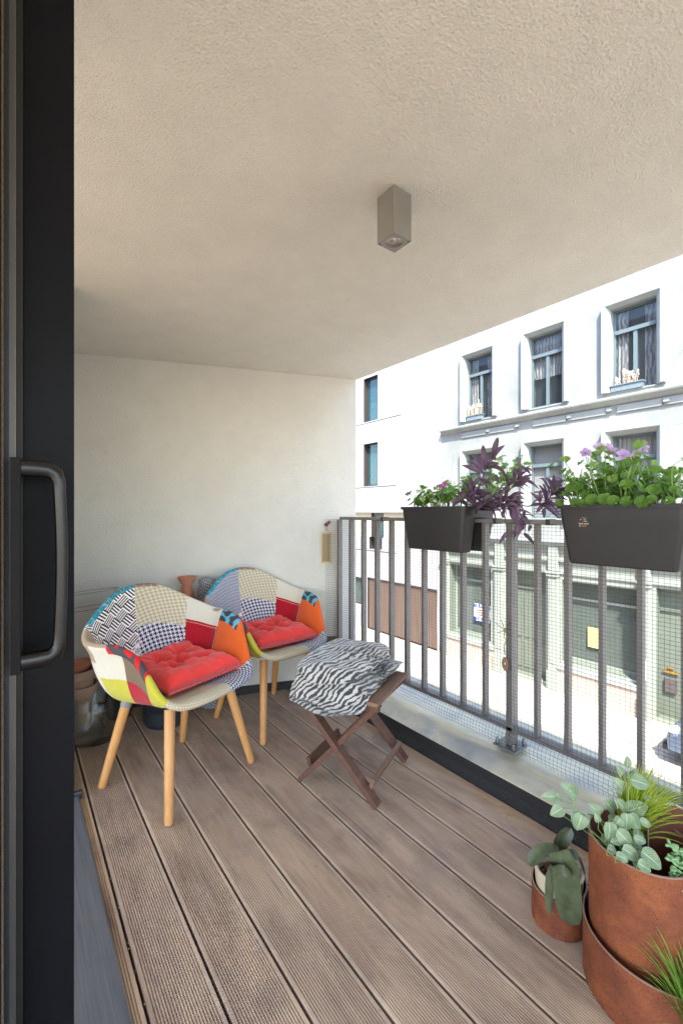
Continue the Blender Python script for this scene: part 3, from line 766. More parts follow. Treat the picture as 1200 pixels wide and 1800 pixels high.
# ---- zebra blanket
def blanket():
    e = empty('folded_blanket', SCN+Vector((0, 0, .431)), math.atan2(SW.y, SW.x), 'folded black and cream zebra striped fleece blanket heaped on the stool', 'blanket')
    def layer(name, cx, cy, hx, hy, z0, th, seed, rot=0, droop=1., upk=0, ex=5.5):
        m = M(); N = 56; vs = []; uv = []
        for s_ in (1, -1):
            for i in range(N+1):
                for j in range(N+1):
                    u = 2*i/N-1; v = 2*j/N-1
                    # squircle outline with wobble
                    k = 1/max(1e-6, (abs(u)**ex+abs(v)**ex)**(1/ex))*max(abs(u), abs(v)) if (u or v) else 1
                    x = u*k*hx; y = v*k*hy; r = max(abs(u), abs(v)); an = math.atan2(v, u)
                    wob = 1+.04*noise.noise(Vector((math.cos(an)*1.7, math.sin(an)*1.7, seed)))+.02*noise.noise(Vector((math.cos(an)*6, math.sin(an)*6, seed+5)))
                    x *= wob; y *= wob
                    dome = (1-r**5)**.5 if r < 1 else 0
                    if s_ == 1:
                        z = z0+th*(.5+.5*dome)+.020*noise.noise(Vector((x*7, y*7, seed)))*dome+.008*noise.noise(Vector((x*20, y*12, seed+3)))*dome
                        # pulled creases running from the near right corner
                        d = math.hypot(x-.02, y+.16); aa = math.atan2(y+.16, x-.02); z -= .012*dome*math.exp(-(d/.13)**2)*(1+math.sin(aa*9+seed))
                        z -= .006*dome*abs(math.sin((x*.8+y)*24+4*noise.noise(Vector((x*5, y*5, seed)))))**3
                    else:
                        z = z0+th*(.5-.5*dome)
                    X = x*math.cos(rot)-y*math.sin(rot)+cx; Y = x*math.sin(rot)+y*math.cos(rot)+cy
                    z += upk*(X+.2)*.10
                    ov = max(0, -.175-X); z -= min(.062, droop*(ov*.75+ov*ov*1.5))*(1+.2*math.sin(Y*22+seed))
                    ov2 = max(0, X-.2); z -= .25*ov2
                    X += min(ov*.35, .04)
                    vs.append((X, Y, z)); uv.append((x+z*.5+seed*.37, y+z*.3+(0 if s_ == 1 else .31)))
        K = (N+1)**2; fs = []
        for i in range(N):
            for j in range(N):
                a = i*(N+1)+j; fs.append((a, a+N+1, a+N+2, a+1)); fs.append((K+a, K+a+1, K+a+N+2, K+a+N+1))
        for i in range(N):
            for (a, b) in ((i*(N+1), (i+1)*(N+1)), ((i+1)*(N+1)+N, i*(N+1)+N), (N*(N+1)+i, N*(N+1)+i+1), (i+1, i)): fs.append((a, b, K+b, K+a))
        m.add(vs, fs, 0, uv); return m.obj(name, M_ZEBRA, e, smooth=True)
    layer('fold', .005, .04, .305, .185, .003, .017, 1, .02, 1.0, 0)
    layer('fold', .012, .022, .300, .170, .021, .018, 2.3, -.08, .95, .15)
    layer('fold', .0, .05, .276, .168, .040, .019, 4.1, .06, .75, .25)
    layer('fold', .004, .048, .255, .168, .060, .056, 6.2, -.03, .45, .4, 3.2)
blanket()
# ================================================================ STREET
GZ = -3.5; FX = 11.5
m = M(); m.box(-60, 80, -80, 120, GZ-.5, GZ-.135); tag(m.obj('ground', simple('far_ground', (120, 116, 108), .95)), kind='structure')
def paving(name, c1, c2, mort, sx, sy, off=.5):
    g = NG(name); v = g.coord(); bt = g.n('ShaderNodeTexBrick'); g.put(bt.inputs[0], g.mapv(v, (1, 1, 1), (0, 0, PI/2)))
    bt.inputs['Scale'].default_value = 1; bt.inputs['Brick Width'].default_value = sx; bt.inputs['Row Height'].default_value = sy; bt.inputs['Mortar Size'].default_value = .006; bt.offset = off
    bt.inputs['Color1'].default_value = (*lin(c1), 1); bt.inputs['Color2'].default_value = (*lin(c2), 1); bt.inputs['Mortar'].default_value = (*lin(mort), 1)
    n = g.noise(v, 1.2, 5); col = g.mix(g.math('MULTIPLY', g.ramp(n, [(.4, 0.), (.65, 1.)]), .35), bt.outputs[0], lin((150, 138, 126)))
    g.bump(bt.outputs['Fac'], .3, -.004); return g.fin(col, .85, 0, .3)
m = M(); m.box(4.0, 9.3, -60, 100, GZ-.134, GZ-.12)
tag(m.obj('road', paving('road_setts', (170, 162, 152), (186, 176, 164), (140, 132, 122), .22, .11)), kind='structure')
m = M(); m.box(9.42, FX+.5, -60, 100, GZ-.13, GZ)
tag(m.obj('pavement', paving('pavement_slabs', (196, 188, 176), (182, 174, 162), (150, 142, 132), .30, .30)), kind='structure')
m = M(); m.box(2.0, 3.88, -60, 100, GZ-.13, GZ-.001)
tag(m.obj('pavement', bpy.data.materials['pavement_slabs']), kind='structure')
m = M(); m.box(9.30, 9.42, -60, 100, GZ-.13, GZ+.004); m.box(3.88, 4.0, -60, 100, GZ-.13, GZ+.004)
tag(m.obj('kerb', simple('kerb_stone', (176, 172, 166), .8)), kind='structure')

def holed(m, xf, y0, y1, z0, z1, holes, dp, mi=0, mr=None, mb=None, back=True):
    """front skin at x=xf with rectangular openings that go dp deep"""
    ys = sorted({y0, y1}|{h[k] for h in holes for k in (0, 1)}); zs = sorted({z0, z1}|{h[k] for h in holes for k in (2, 3)})
    for a, b in zip(ys, ys[1:]):
        for c, d in zip(zs, zs[1:]):
            if any(h[0] <= a and b <= h[1] and h[2] <= c and d <= h[3] for h in holes): continue
            m.add([(xf, a, c), (xf, b, c), (xf, b, d), (xf, a, d)], [(0, 3, 2, 1)], mi)
    for h in holes:
        a, b, c, d = h[:4]; D = h[4] if len(h) > 4 else dp
        P = [(xf, a, c), (xf, b, c), (xf, b, d), (xf, a, d), (xf+D, a, c), (xf+D, b, c), (xf+D, b, d), (xf+D, a, d)]
        m.add(P, [(0, 1, 5, 4), (1, 2, 6, 5), (2, 3, 7, 6), (3, 0, 4, 7)]+([(4, 5, 6, 7)] if back else []), [mr if mr is not None else mi]*4+([mb if mb is not None else mi] if back else []))
# --- materials
def facade(name, c, stain=.1):
    g = NG(name); v = g.coord(); a = g.noise(v, .9, 6, .65); b = g.noise(g.mapv(v, (1, 5, .5)), 1.5, 4)
    col = g.mix(g.ramp(a, [(.42, 0.), (.68, 1.)]), c, tuple(x*(1-stain) for x in c)); col = g.mix(g.math('MULTIPLY', g.ramp(b, [(.5, 0.), (.8, 1.)]), stain*3), col, tuple(x*.8 for x in c))
    cr = g.n('ShaderNodeTexVoronoi', feature='DISTANCE_TO_EDGE'); g.put(cr.inputs['Vector'], g.mapv(v, (1, .5, .7))); cr.inputs['Scale'].default_value = .9
    gate = g.noise(v, .7, 2); col = g.mix(g.math('MULTIPLY', g.math('LESS_THAN', cr.outputs['Distance'], .006), g.ramp(gate, [(.55, 0.), (.6, .5)])), col, tuple(x*.55 for x in c))
    g.bump(g.noise(v, 14, 5), .25, .01); return g.fin(col, .85, 0, .25)
W_OLD = facade('old_white_paint', (.335, .355, .335), .22); W_NEW = facade('white_render', (.42, .42, .42), .05)
W_TRIM = simple('grey_green_trim_paint', (136, 146, 142), .7, .06, 6, .2, 20, .004)
W_SHOP = simple('sage_shopfront_paint', (150, 157, 147), .6, .05, 5, .15, 30)
W_SAGE = simple('sage_door_paint', (110, 118, 106), .55, .06, 5, .15, 30)
W_PLINTH = simple('pinkish_plinth_stone', (186, 170, 156), .85, .12, 4, .4, 40, .004)
W_DARK = simple('dark_room', (74, 80, 84), .9, .2, 2)
W_FRM = simple('blue_grey_window_paint', (104, 120, 124), .5, .06, 8)
W_DFR = simple('dark_window_frame', (66, 62, 60), .45, .06, 8)
W_BEIGE = simple('beige_panel', (206, 194, 168), .7, .04, 3)
W_CURT = None
def curtain():
    g = NG('sheer_curtain'); v = g.coord(); x, y, z = g.sep(v); n = g.noise(v, 3, 2)
    s = g.math('SINE', g.math('ADD', g.math('MULTIPLY', y, 70.), g.math('MULTIPLY', n, 12.)))
    col = g.mix(g.math('MULTIPLY_ADD', s, .5, .5), lin((140, 144, 146)), lin((214, 216, 214))); g.bump(s, .5, .02); return g.fin(col, .9)
W_CURT = curtain()
W_BLIND = simple('white_blind', (222, 224, 222), .8, .05, 4)
def wglass(name, tint, amt=.45):
    g = NG(name); g.fin(tint, .03, 0, .9); tr = g.n('ShaderNodeBsdfTransparent'); mx = g.n('ShaderNodeMixShader'); mx.inputs[0].default_value = amt
    g.t.links.new(tr.outputs[0], mx.inputs[1]); g.t.links.new(g.b.outputs[0], mx.inputs[2]); g.t.links.new(mx.outputs[0], g.out.inputs[0]); return g.mat
G_OLD = wglass('window_glass', lin((60, 70, 72)), .25); G_NEW = wglass('teal_window_glass', lin((52, 96, 104)), .55)
G_SHOP = wglass('shop_glass', lin((110, 128, 118)), .35)

# --- old white house
OY = lambda o: None
old = empty('old_house', (FX, 5, GZ), 0, 'old white painted townhouse with moulded windows above sage green shopfronts', 'building')
def PT(m, name, mat, par=old, **k):
    o = m.obj(name, mat, par, **k)
    if par is not None and par.parent is None and par.type == 'EMPTY': o.location = -Vector(par.location)
    return o
WY = [(7.80, 8.73), (5.70, 6.63), (3.60, 4.54), (1.50, 2.43), (-.6, .33), (-2.7, -1.77)]
UZ = (4.06, 6.04); LZ = (1.03, 3.02); TZ = (7.1, 8.7)
holes = [(a, b, *z) for a, b in WY for z in (UZ, LZ, TZ)]
m = M(); holed(m, FX, -4.5, 9.74, .32, 9.6, [(*h, .32) for h in holes], .32, 0, 0, 1)
m.box(FX+.33, FX+7, -4.5, 9.74, GZ, 9.6, 0); m.box(FX-.02, FX+7, -4.5, 9.74, 9.61, 9.8, 0)
m.add([(FX, 9.739, GZ), (FX+.4, 9.739, GZ), (FX+.4, 9.739, 9.6), (FX, 9.739, 9.6)], [(0, 1, 2, 3)])
PT(m, 'wall', [W_OLD, W_DARK])
m = M(); n = 0
prof = [(0, 3.935), (-.15, 3.93), (-.17, 3.90), (-.16, 3.86), (-.10, 3.83), (-.06, 3.78), (0, 3.74)]
m.add([(FX+x, -4.5, z) for x, z in prof]+[(FX+x, 9.70, z) for x, z in prof], [(i, i+1, 7+i+1, 7+i) for i in range(6)]+[tuple(range(7))[::-1], tuple(range(7, 14))])
PT(m, 'string_course', W_OLD)
m = M()
for y in (8.0, 7.05, 5.6, 4.65, 3.5, 2.55, 1.4): m.box(FX-.035, FX, y, y+.9, 3.56, 3.72); m.box(FX-.07, FX, y-.14, y-.03, 3.62, 3.70)
PT(m, 'frieze_panel', W_OLD)
random.seed(3)
def surround(a, b, z0, z1, par):
    m = M(); o = .17; pr = .13; i = .012
    # splayed moulding: proud outer edge, sinks toward the glass
    out = [(a-o, z0-.0), (a-o, z1+o), (b+o, z1+o), (b+o, z0)]; inn = [(a, z0), (a, z1), (b, z1), (b, z0)]
    for k in range(3):
        (y0, q0), (y1, q1) = out[k], out[k+1]; (u0, r0), (u1, r1) = inn[k], inn[k+1]
        cx0, cz0 = u0+(y0-u0)*.55, r0+(q0-r0)*.55; cx1, cz1 = u1+(y1-u1)*.55, r1+(q1-r1)*.55
        m.add([(FX, y0, q0), (FX, y1, q1), (FX-pr, y0, q0), (FX-pr, y1, q1), (FX-pr, cx0, cz0), (FX-pr, cx1, cz1), (FX-.03, u0, r0), (FX-.03, u1, r1), (FX+.0, u0, r0), (FX+.0, u1, r1)],
              [(0, 1, 3, 2), (2, 3, 5, 4), (4, 5, 7, 6), (6, 7, 9, 8)])
    for (y0, q0), (u0, r0) in ((out[0], inn[0]), (out[3], inn[3])):
        c0 = u0+(y0-u0)*.55; m.add([(FX, y0, z0), (FX-pr, y0, z0), (FX-pr, c0, z0), (FX-.03, u0, z0), (FX, u0, z0)], [(0, 1, 2, 3, 4)])
    m.obj('surround', W_OLD, par)
def oldwin(a, b, z0, z1, curt):
    x = FX+.13; fr = .055; zt = z1-(z1-z0)*.27; ym = (a+b)/2
    m = M(); m.box(x, x+.05, a, a+fr, z0, z1); m.box(x, x+.05, b-fr, b, z0, z1); m.box(x, x+.05, a+fr, b-fr, z1-fr, z1); m.box(x, x+.05, a+fr, b-fr, z0, z0+fr)
    m.box(x-.03, x+.05, a+fr, b-fr, zt-.05, zt+.04); m.box(x-.01, x+.05, ym-.04, ym+.04, z0+fr, zt-.05)
    wn = m.obj('window', W_FRM, old); wn.location = -Vector(old.location)
    m = M(); m.box(x+.02, x+.026, a+fr, b-fr, z0+fr, z1-fr); m.obj('pane', G_OLD, wn)
    m = M(); 
    if curt == 0:   # drapes at the sides
        n = 12
        for (p, q) in ((a+.02, a+.30), (b-.30, b-.02)):
            vs = [(x+.09+.02*math.sin(i*1.9), p+(q-p)*i/n, z) for z in (z0+.02, z1-.02) for i in range(n+1)]; m.add(vs, [(i, i+1, n+2+i, n+1+i) for i in range(n)])
    elif curt == 1:
        n = 40; vs = [(x+.09+.012*math.sin(i*1.5), a+.02+(b-a-.04)*i/n, z) for z in (z0+(z1-z0)*.42, z1-.02) for i in range(n+1)]; m.add(vs, [(i, i+1, n+2+i, n+1+i) for i in range(n)])
    else:
        m.box(x+.08, x+.09, a+.01, b-.01, z0+.75, z1-.02)
        for k in range(9): m.box(x+.07, x+.10, a+.01, b-.01, z0+.05+k*.075, z0+.105+k*.075)
    m.obj('curtain', W_CURT if z0 > 3 else W_BLIND, wn)
    m = M(); m.box(FX-.06, FX+.13, a-.03, b+.03, z0-.06, z0-.002) if z0 < 3 else m.box(FX-.02, FX+.13, a+.001, b-.001, z0-.03, z0-.001); m.obj('sill', W_OLD, wn)
    surround(a, b, z0, z1, wn)
for i, (a, b) in enumerate(WY):
    oldwin(a, b, *UZ, 0 if i != 1 else 1); oldwin(a, b, *LZ, 2 if i != 2 else 1); 
    if i > 0: oldwin(a, b, *TZ, 0)
# --- ground floor shopfronts
GF = GZ
m = M()
shops = [(7.86, 9.40, -2.72, -.50, .42), (6.16, 7.28, GZ+.12, -.46, .42), (3.98, 5.72, -2.70, -.58, .45), (2.3, 3.62, GZ+.1, -.50, .40), (-1.8, 1.9, -2.7, -.5, .4)]
holed(m, FX+.02, -4.5, 9.70, GZ, .32, shops, .4, 0, 1, 1)
PT(m, 'shopfront', [W_SHOP, W_SAGE])
m = M(); m.box(FX-.10, FX+.02, -4.5, 9.62, .30, .40); m.box(FX-.16, FX+.02, -4.5, 9.66, .401, .46); PT(m, 'shop_cornice', W_OLD)
m = M(); m.box(FX-.05, FX+.02, -4.5, 9.55, -.10, .02); m.box(FX-.02, FX+.019, -4.5, 9.55, -.42, -.36); PT(m, 'fascia_moulding', W_SHOP)
for (a, b) in ((9.44, 9.66), (7.38, 7.66), (5.80, 6.04), (3.72, 3.92), (1.98, 2.2)):
    m = M(); m.box(FX-.10, FX+.019, a, b, -3.0, -.50); m.box(FX-.14, FX+.019, a-.03, b+.03, -.499, -.42); m.box(FX-.16, FX+.019, a-.05, b+.05, -.419, -.36)
    m.box(FX-.115, FX-.1001, a+.05, b-.05, -2.8, -.62); m.box(FX-.14, FX+.019, a-.02, b+.02, GZ, -3.001); m.box(FX-.09, FX+.019, a, b, -.35, .29)
    PT(m, 'pilaster', W_SHOP)
for a, b in ((7.68, 9.43), (3.93, 5.79), (-1.8, 1.97)): m = M(); m.box(FX-.07, FX+.019, a, b, GZ, -2.90); PT(m, 'plinth', W_PLINTH)
for a, b in ((7.67, 9.43), (3.93, 5.79), (-1.8, 1.97)): m = M(); m.box(FX-.11, FX+.019, a, b, -2.899, -2.78); PT(m, 'shop_sill', W_OLD)
for (a, b, z0, z1) in ((7.86, 9.40, -2.72, -.50), (3.98, 5.72, -2.70, -.58), (-1.8, 1.9, -2.7, -.5)):
    x = FX+.30; m = M(); m.box(x, x+.06, a+.001, a+.07, z0, z1-.001); m.box(x, x+.06, b-.07, b-.001, z0, z1-.001); m.box(x, x+.06, a+.07, b-.07, z1-.07, z1-.001); m.box(x, x+.06, a+.07, b-.07, z0, z0+.08); m.box(x, x+.06, a+.07, b-.07, z1-.52, z1-.46)
    wn = m.obj('shop_window', W_SHOP, old); wn.location = -Vector(old.location)
    m = M(); m.box(x+.02, x+.03, a+.07, b-.07, z0+.08, z1-.07); m.obj('pane', G_SHOP, wn)
    m = M(); m.box(x+.075, x+.085, a+.07, b-.07, -1.98, -1.62) if a > 3 and a < 5 else m.box(x+.075, x+.085, a+.07, b-.07, z0+.08, z0+.25); m.obj('window_film', W_DARK, wn)
for (a, b, z0, z1, nm) in ((6.16, 7.28, GZ+.12, -.46, 'double'), (2.3, 3.62, GZ+.1, -.50, 'single')):
    x = FX+.26; m = M(); m.box(x, x+.06, a+.002, b-.002, z0, z1-.002); n_ = 4
    for k in range(n_):
        y0 = a+.06+(b-a-.12)*k/n_; y1 = y0+(b-a-.12)/n_-.05; m.box(x-.02, x-.0001, y0+.02, y1, z0+.15, z0+.9) if nm == 'double' else None; m.box(x-.02, x-.0001, y0+.02, y1, z0+1.0, z1-.62) if nm == 'double' else None
    m.box(x-.04, x-.0001, a+.01, b-.01, z1-.52, z1-.45)
    dd = m.obj('door', W_SAGE, old); dd.location = -Vector(old.location)
    if nm == 'single':
        m = M(); m.box(x-.06, x-.0001, 3.30, 3.52, -2.83, -2.52, 0); m.obj('letterbox', simple('grey_letterbox', (92, 84, 84), .4), dd, bevel=.01)
        m = M(); m.box(x-.045, x-.0001, 3.27, 3.55, -2.40, -2.36); m.box(x-.03, x-.0002, 3.36, 3.47, -2.30, -2.27); m.obj('letter_flap', simple('brass', (206, 158, 70), .3, metal=.7), dd)
# small things on the shopfront
m = M(); m.box(FX-.16, FX-.116, 3.76, 3.90, -2.58, -2.16); o = PT(m, 'meter_box', simple('white_box', (226, 226, 224), .5), bevel=.006)
def text(body, size, loc, rot, mat, par, name='lettering', ext=.002, bold=0):
    cu = bpy.data.curves.new(name, 'FONT'); cu.body = body; cu.size = size; cu.extrude = ext; cu.offset = bold; cu.align_x = 'CENTER'; cu.align_y = 'CENTER'
    t = bpy.data.objects.new(name, cu); COL.objects.link(t); bpy.context.view_layer.update()
    me = bpy.data.meshes.new_from_object(t.evaluated_get(bpy.context.evaluated_depsgraph_get())); me.name = name
    bpy.data.objects.remove(t); o = bpy.data.objects.new(name, me); COL.objects.link(o); me.materials.clear(); me.materials.append(mat); o.parent = par; o.location = loc; o.rotation_euler = rot; return o
ROT = (PI/2, 0, -PI/2)
sx = FX+.27
sg = empty('rental_sign', (sx, 8.31, -1.99), 0, 'blue and white rental notice reading TE HUUR in the shop window', 'sign')
BLU = simple('sign_blue', (40, 62, 158), .5, .03, 5, 0); WHT = simple('sign_white', (236, 236, 236), .5, .02, 5, 0); RDD = simple('sign_red', (206, 60, 66), .5, .02, 5, 0)
m = M(); m.box(0, .012, -.34, .34, -.13, .16, 1); m.box(0, .012, -.34, .34, .161, .30); m.box(0, .012, -.34, .34, -.28, -.131); m.obj('board', [BLU, WHT], sg)
text('TE HUUR', .155, (-.003, 0, .232), ROT, WHT, sg, bold=.003); text('220.65.03', .13, (-.003, 0, -.204), ROT, WHT, sg, bold=.002)
m = M(); 
for k in range(3): m.box(-.003, -.0005, -.20+.03*k, .20-.02*k, .07-.07*k, .105-.07*k)
m.obj('red_line', RDD, sg)
m = M(); m.box(sx, sx+.01, 4.82, 5.19, -2.24, -1.74); tag(m.obj('yellow_notice', simple('yellow_paper', (220, 214, 128), .6, .03)), 'blank yellow notice taped inside the second shop window', 'notice')

# --- modern white block
mod = empty('modern_block', (FX, 14, GZ), 0, 'smooth modern white apartment block with narrow dark windows above a brown garage', 'building')
NW = [(12.92, 13.78, 4.85, 6.62), (12.92, 13.78, 2.24, 3.96), (12.68, 13.42, -.27, 1.16), (18.6, 19.5, 4.85, 6.62), (18.6, 19.5, 2.24, 3.96), (12.92, 13.78, 7.6, 9.2)]
m = M(); X = FX-.02
holed(m, X, 9.75, 40, 1.185, 10.2, [(*h, .30) for h in NW if h[2] > 2], .3, 0, 2, 1)
holed(m, X+.10, 9.75, 40, .20, 1.185, [(12.68, 13.42, .20, 1.16, .22)], .2, 3, 2, 1)
m.add([(X, 9.75, 1.185), (X+.1, 9.75, 1.185), (X+.1, 40, 1.185), (X, 40, 1.185)], [(0, 3, 2, 1)], 0)
holed(m, X, 9.75, 40, -1.42, .20, [(12.68, 13.42, -.27, .20, .30)], .3, 0, 2, 1)
m.add([(X, 9.75, .20), (X+.1, 9.75, .20), (X+.1, 40, .20), (X, 40, .20)], [(0, 1, 2, 3)], 0)
holed(m, X, 9.75, 40, GZ, -1.42, [(9.92, 13.55, GZ, -1.44, .14), (13.75, 15.6, GZ+.9, -1.5, .2)], .14, 0, 2, 1)
m.box(FX+.35, FX+7, 9.75, 40, GZ, 10.2, 0); m.add([(X, 9.751, GZ), (FX+.4, 9.751, GZ), (FX+.4, 9.751, 10.2), (X, 9.751, 10.2)], [(0, 3, 2, 1)]); m.box(FX-.02, FX+7, 9.75, 40, 10.21, 10.3)
PT(m, 'wall', [W_NEW, W_DARK, W_DFR, W_BEIGE], mod)
m = M()
for z in (4.80, 2.20, -.34): m.box(X-.004, X+.001, 11.6 if z > 2.5 else 11.9, 40, z-.018, z+.010)
PT(m, 'panel_joint', W_DFR, mod)
for (a, b, z0, z1) in NW:
    x = X+.16; m = M(); f = .05; m.box(x, x+.05, a+.001, a+f, z0, z1); m.box(x, x+.05, b-f-.06, b-.001, z0, z1); m.box(x, x+.05, a+f, b-f-.06, z1-f, z1-.001); m.box(x, x+.05, a+f, b-f-.06, z0, z0+f*1.4)
    wn = m.obj('window', W_DFR, mod); wn.location = -Vector(mod.location)
    m = M(); m.box(x+.02, x+.03, a+f, b-f-.06, z0+f*1.4, z1-f); m.obj('pane', G_NEW, wn)
    m = M(); m.box(x+.08, x+.09, a+f, b-f, z0+.05, z0+(z1-z0)*(.45 if z0 > 4 else .9)); m.obj('blind', simple('pale_teal_blind', (140, 190, 190), .8), wn)
m = M(); x = X+.06
y = 9.93
while y < 13.5: m.box(x, x+.03, y, y+.085, GZ+.02, -1.47); y += .10
m.box(x+.031, x+.05, 9.925, 13.545, GZ+.01, -1.45); PT(m, 'garage_door', wood('brown_slat', (98, 80, 70), (120, 100, 88), 2, 8), mod)
m = M(); m.box(X+.10, X+.12, 13.76, 15.59, GZ+.92, -1.52); PT(m, 'ground_window', G_SHOP, mod)
# rest of the row, so that the street goes on
for (y0, y1, h, nm, c) in ((-16, -4.52, 9.2, 'pale plastered townhouse at the near end of the row opposite', (.62, .60, .55)),):
    e = empty('row_house', (FX, (y0+y1)/2, GZ), 0, nm, 'building'); m = M(); hs = [(y0+1+2.3*k, y0+2.1+2.3*k, z, z+1.7, .25) for k in range(4) for z in (-2.4, .9, 4.0, 6.8)]
    holed(m, FX, y0, y1, GZ, h, hs, .25, 0, 0, 1); m.box(FX+.3, FX+7, y0, y1, GZ, h); PT(m, 'wall', [facade('row_plaster', c), W_DARK], e)
# window boxes with dried flowers
def dried(yc, ln, z, label, glabel, seed, hgt):
    m = M(); x0, x1 = FX-.06, FX+.10; a, b = yc-ln/2, yc+ln/2
    m.box(x0+.01, x1-.01, a+.01, b-.01, z, z+.13); m.box(x0-.01, x1, a-.01, b+.01, z+.131, z+.155)
    e = m.obj('window_box', simple('grey_window_box_'+str(seed), (118, 132, 138), .5), None); tag(e, label, 'window box', 'window boxes on the upper sills')
    r = random.Random(seed)
    p = empty('dried_plants', (FX, yc, z+.13), 0, glabel, 'dried plant', 'dried plants in the upper window boxes')
    for k in range(24):
        y = r.uniform(a+.04, b-.04); x = r.uniform(x0+.03, x1-.03); hh = hgt*r.uniform(.35, 1)*(1.5 if k % 9 == 0 else 1); t = (x+r.uniform(-.03, .03), y+r.uniform(-.06, .06), z+.15+hh)
        m = M(); m.tube([(x, y, z+.12), ((x+t[0])/2, (y+t[1])/2+.01, z+.13+hh*.5), t], .006, 4)
        s_ = m.obj('stem', L_DRY, p); s_.location = -Vector(p.location)
        f = M()
        for q in range(4): f.blob((t[0]+r.uniform(-.012, .012), t[1]+r.uniform(-.015, .015), t[2]-q*.026), .022*r.uniform(.6, 1.1), None, .026, 6, 4)
        f.obj('seed_head', L_DRY, s_)
dried(4.20, .68, 4.062, 'grey window box on the sill of the upper window nearest the camera', 'tall dried flower stalks in the upper window box nearest the camera', 5, .28)
dried(8.42, .56, 4.062, 'grey window box on the sill of the upper window farthest along the old house', 'dried straw stalks in the upper window box farthest along the old house', 9, .34)

# --- parked car nose
def car():
    e = empty('parked_car', (10.58, .98, GZ), 0, 'slate blue parked car with its nose showing at the right edge below the letterbox door', 'car')
    paint = simple('slate_car_paint', (104, 116, 136), .22, .04, 3, 0, metal=.5); dk = simple('car_dark_glass', (24, 28, 32), .08)
    # side profile (y forward, z), lofted over the width
    prof = [(2.0, .30), (2.02, .48), (1.93, .62), (1.6, .74), (1.0, .86), (.78, .93), (.1, 1.36), (-.9, 1.44), (-1.7, 1.36), (-2.1, .98), (-2.25, .86), (-2.3, .5), (-2.22, .28)]
    m = M(); rows = []
    for s_ in (-1, -.93, -.7, -.35, 0, .35, .7, .93, 1):
        w_ = .86; row = []
        for (y, z) in prof:
            tuck = 1-.17*max(0, z-.9)/.5; q = abs(s_)**3
            row.append((s_*w_*tuck, y*(1-.055*q)if y > 0 else y*(1-.03*q), z-(.06*q if z > .5 else 0)))
        rows.append(row)
    n = len(prof); vs = [p for r in rows for p in r]; fs = [(i*n+k, (i+1)*n+k, (i+1)*n+k+1, i*n+k+1) for i in range(8) for k in range(n-1)]
    fs += [tuple(range(n))[::-1], tuple(8*n+k for k in range(n))]; m.add(vs, fs); b = m.obj('body', paint, e, smooth=True, ang=40)
    m = M(); m.add([(-.66, .80, .94), (.66, .80, .94), (.58, .14, 1.345), (-.58, .14, 1.345)], [(0, 1, 2, 3)]); 
    o = m.obj('windscreen', dk, e); md = o.modifiers.new('t', 'SOLIDIFY'); md.thickness = .02; md.offset = 1
    for s_ in (-1, 1):
        m = M(); m.add([(s_*.845, .55, .90), (s_*.845, -1.7, .92), (s_*.755, -1.4, 1.30), (s_*.745, .05, 1.32)], [(0, 1, 2, 3)]); o = m.obj('side_window', dk, e); md = o.modifiers.new('t', 'SOLIDIFY'); md.thickness = .03; md.offset = 0
        m = M(); m.blob((s_*.62, 1.86, .60), .17, .10, .07, 14, 8); m.obj('headlight', simple('headlight_glass', (220, 224, 228), .1), e, smooth=True)
        for y in (1.25, -1.35):
            m = M(); m.lathe([(.0001, -.1), (.20, -.1), (.30, -.09), (.315, -.05), (.315, .05), (.30, .09), (.20, .1), (.0001, .1)], (0, 0, 0), 24)
            o = m.obj('wheel', M_SEAL, e, smooth=True, ang=40); o.rotation_euler = (0, PI/2, 0); o.location = (s_*.79, y, .315)
            m = M(); m.lathe([(.0001, -.108), (.18, -.108), (.19, -.10)], (0, 0, 0), 20); m.lathe([(.0001, .108), (.18, .108), (.19, .10)], (0, 0, 0), 20); m.obj('rim', M_STEEL, o)
    m = M(); m.box(-.72, .72, 1.9, 2.03, .20, .34); m.obj('bumper', M_POTBLK, e, bevel=.03)
car()
# ================================================================ PLANTERS ON THE RAIL
def rrect(hx, hy, r, n=5):
    pts = []
    for cx, cy, a0 in ((hx-r, hy-r, 0), (-hx+r, hy-r, 90), (-hx+r, -hy+r, 180), (hx-r, -hy+r, 270)):
        for k in range(n+1):
            a = math.radians(a0+90*k/n); pts.append((cx+r*math.cos(a), cy+r*math.sin(a)))
    return pts
def loft(m, secs, mi=0, cap0=True, cap1=True):   # secs: (cx, cy, z, hx, hy, r)
    n = 24; vs = []
    for cx, cy, z, hx, hy, r in secs: vs += [(cx+x, cy+y, z) for x, y in rrect(hx, hy, r)]
    fs = [(i*n+k, i*n+(k+1) % n, (i+1)*n+(k+1) % n, (i+1)*n+k) for i in range(len(secs)-1) for k in range(n)]
    if cap0: fs.append(tuple(range(n))[::-1])
    if cap1: fs.append(tuple((len(secs)-1)*n+k for k in range(n)))
    m.add(vs, fs, mi)
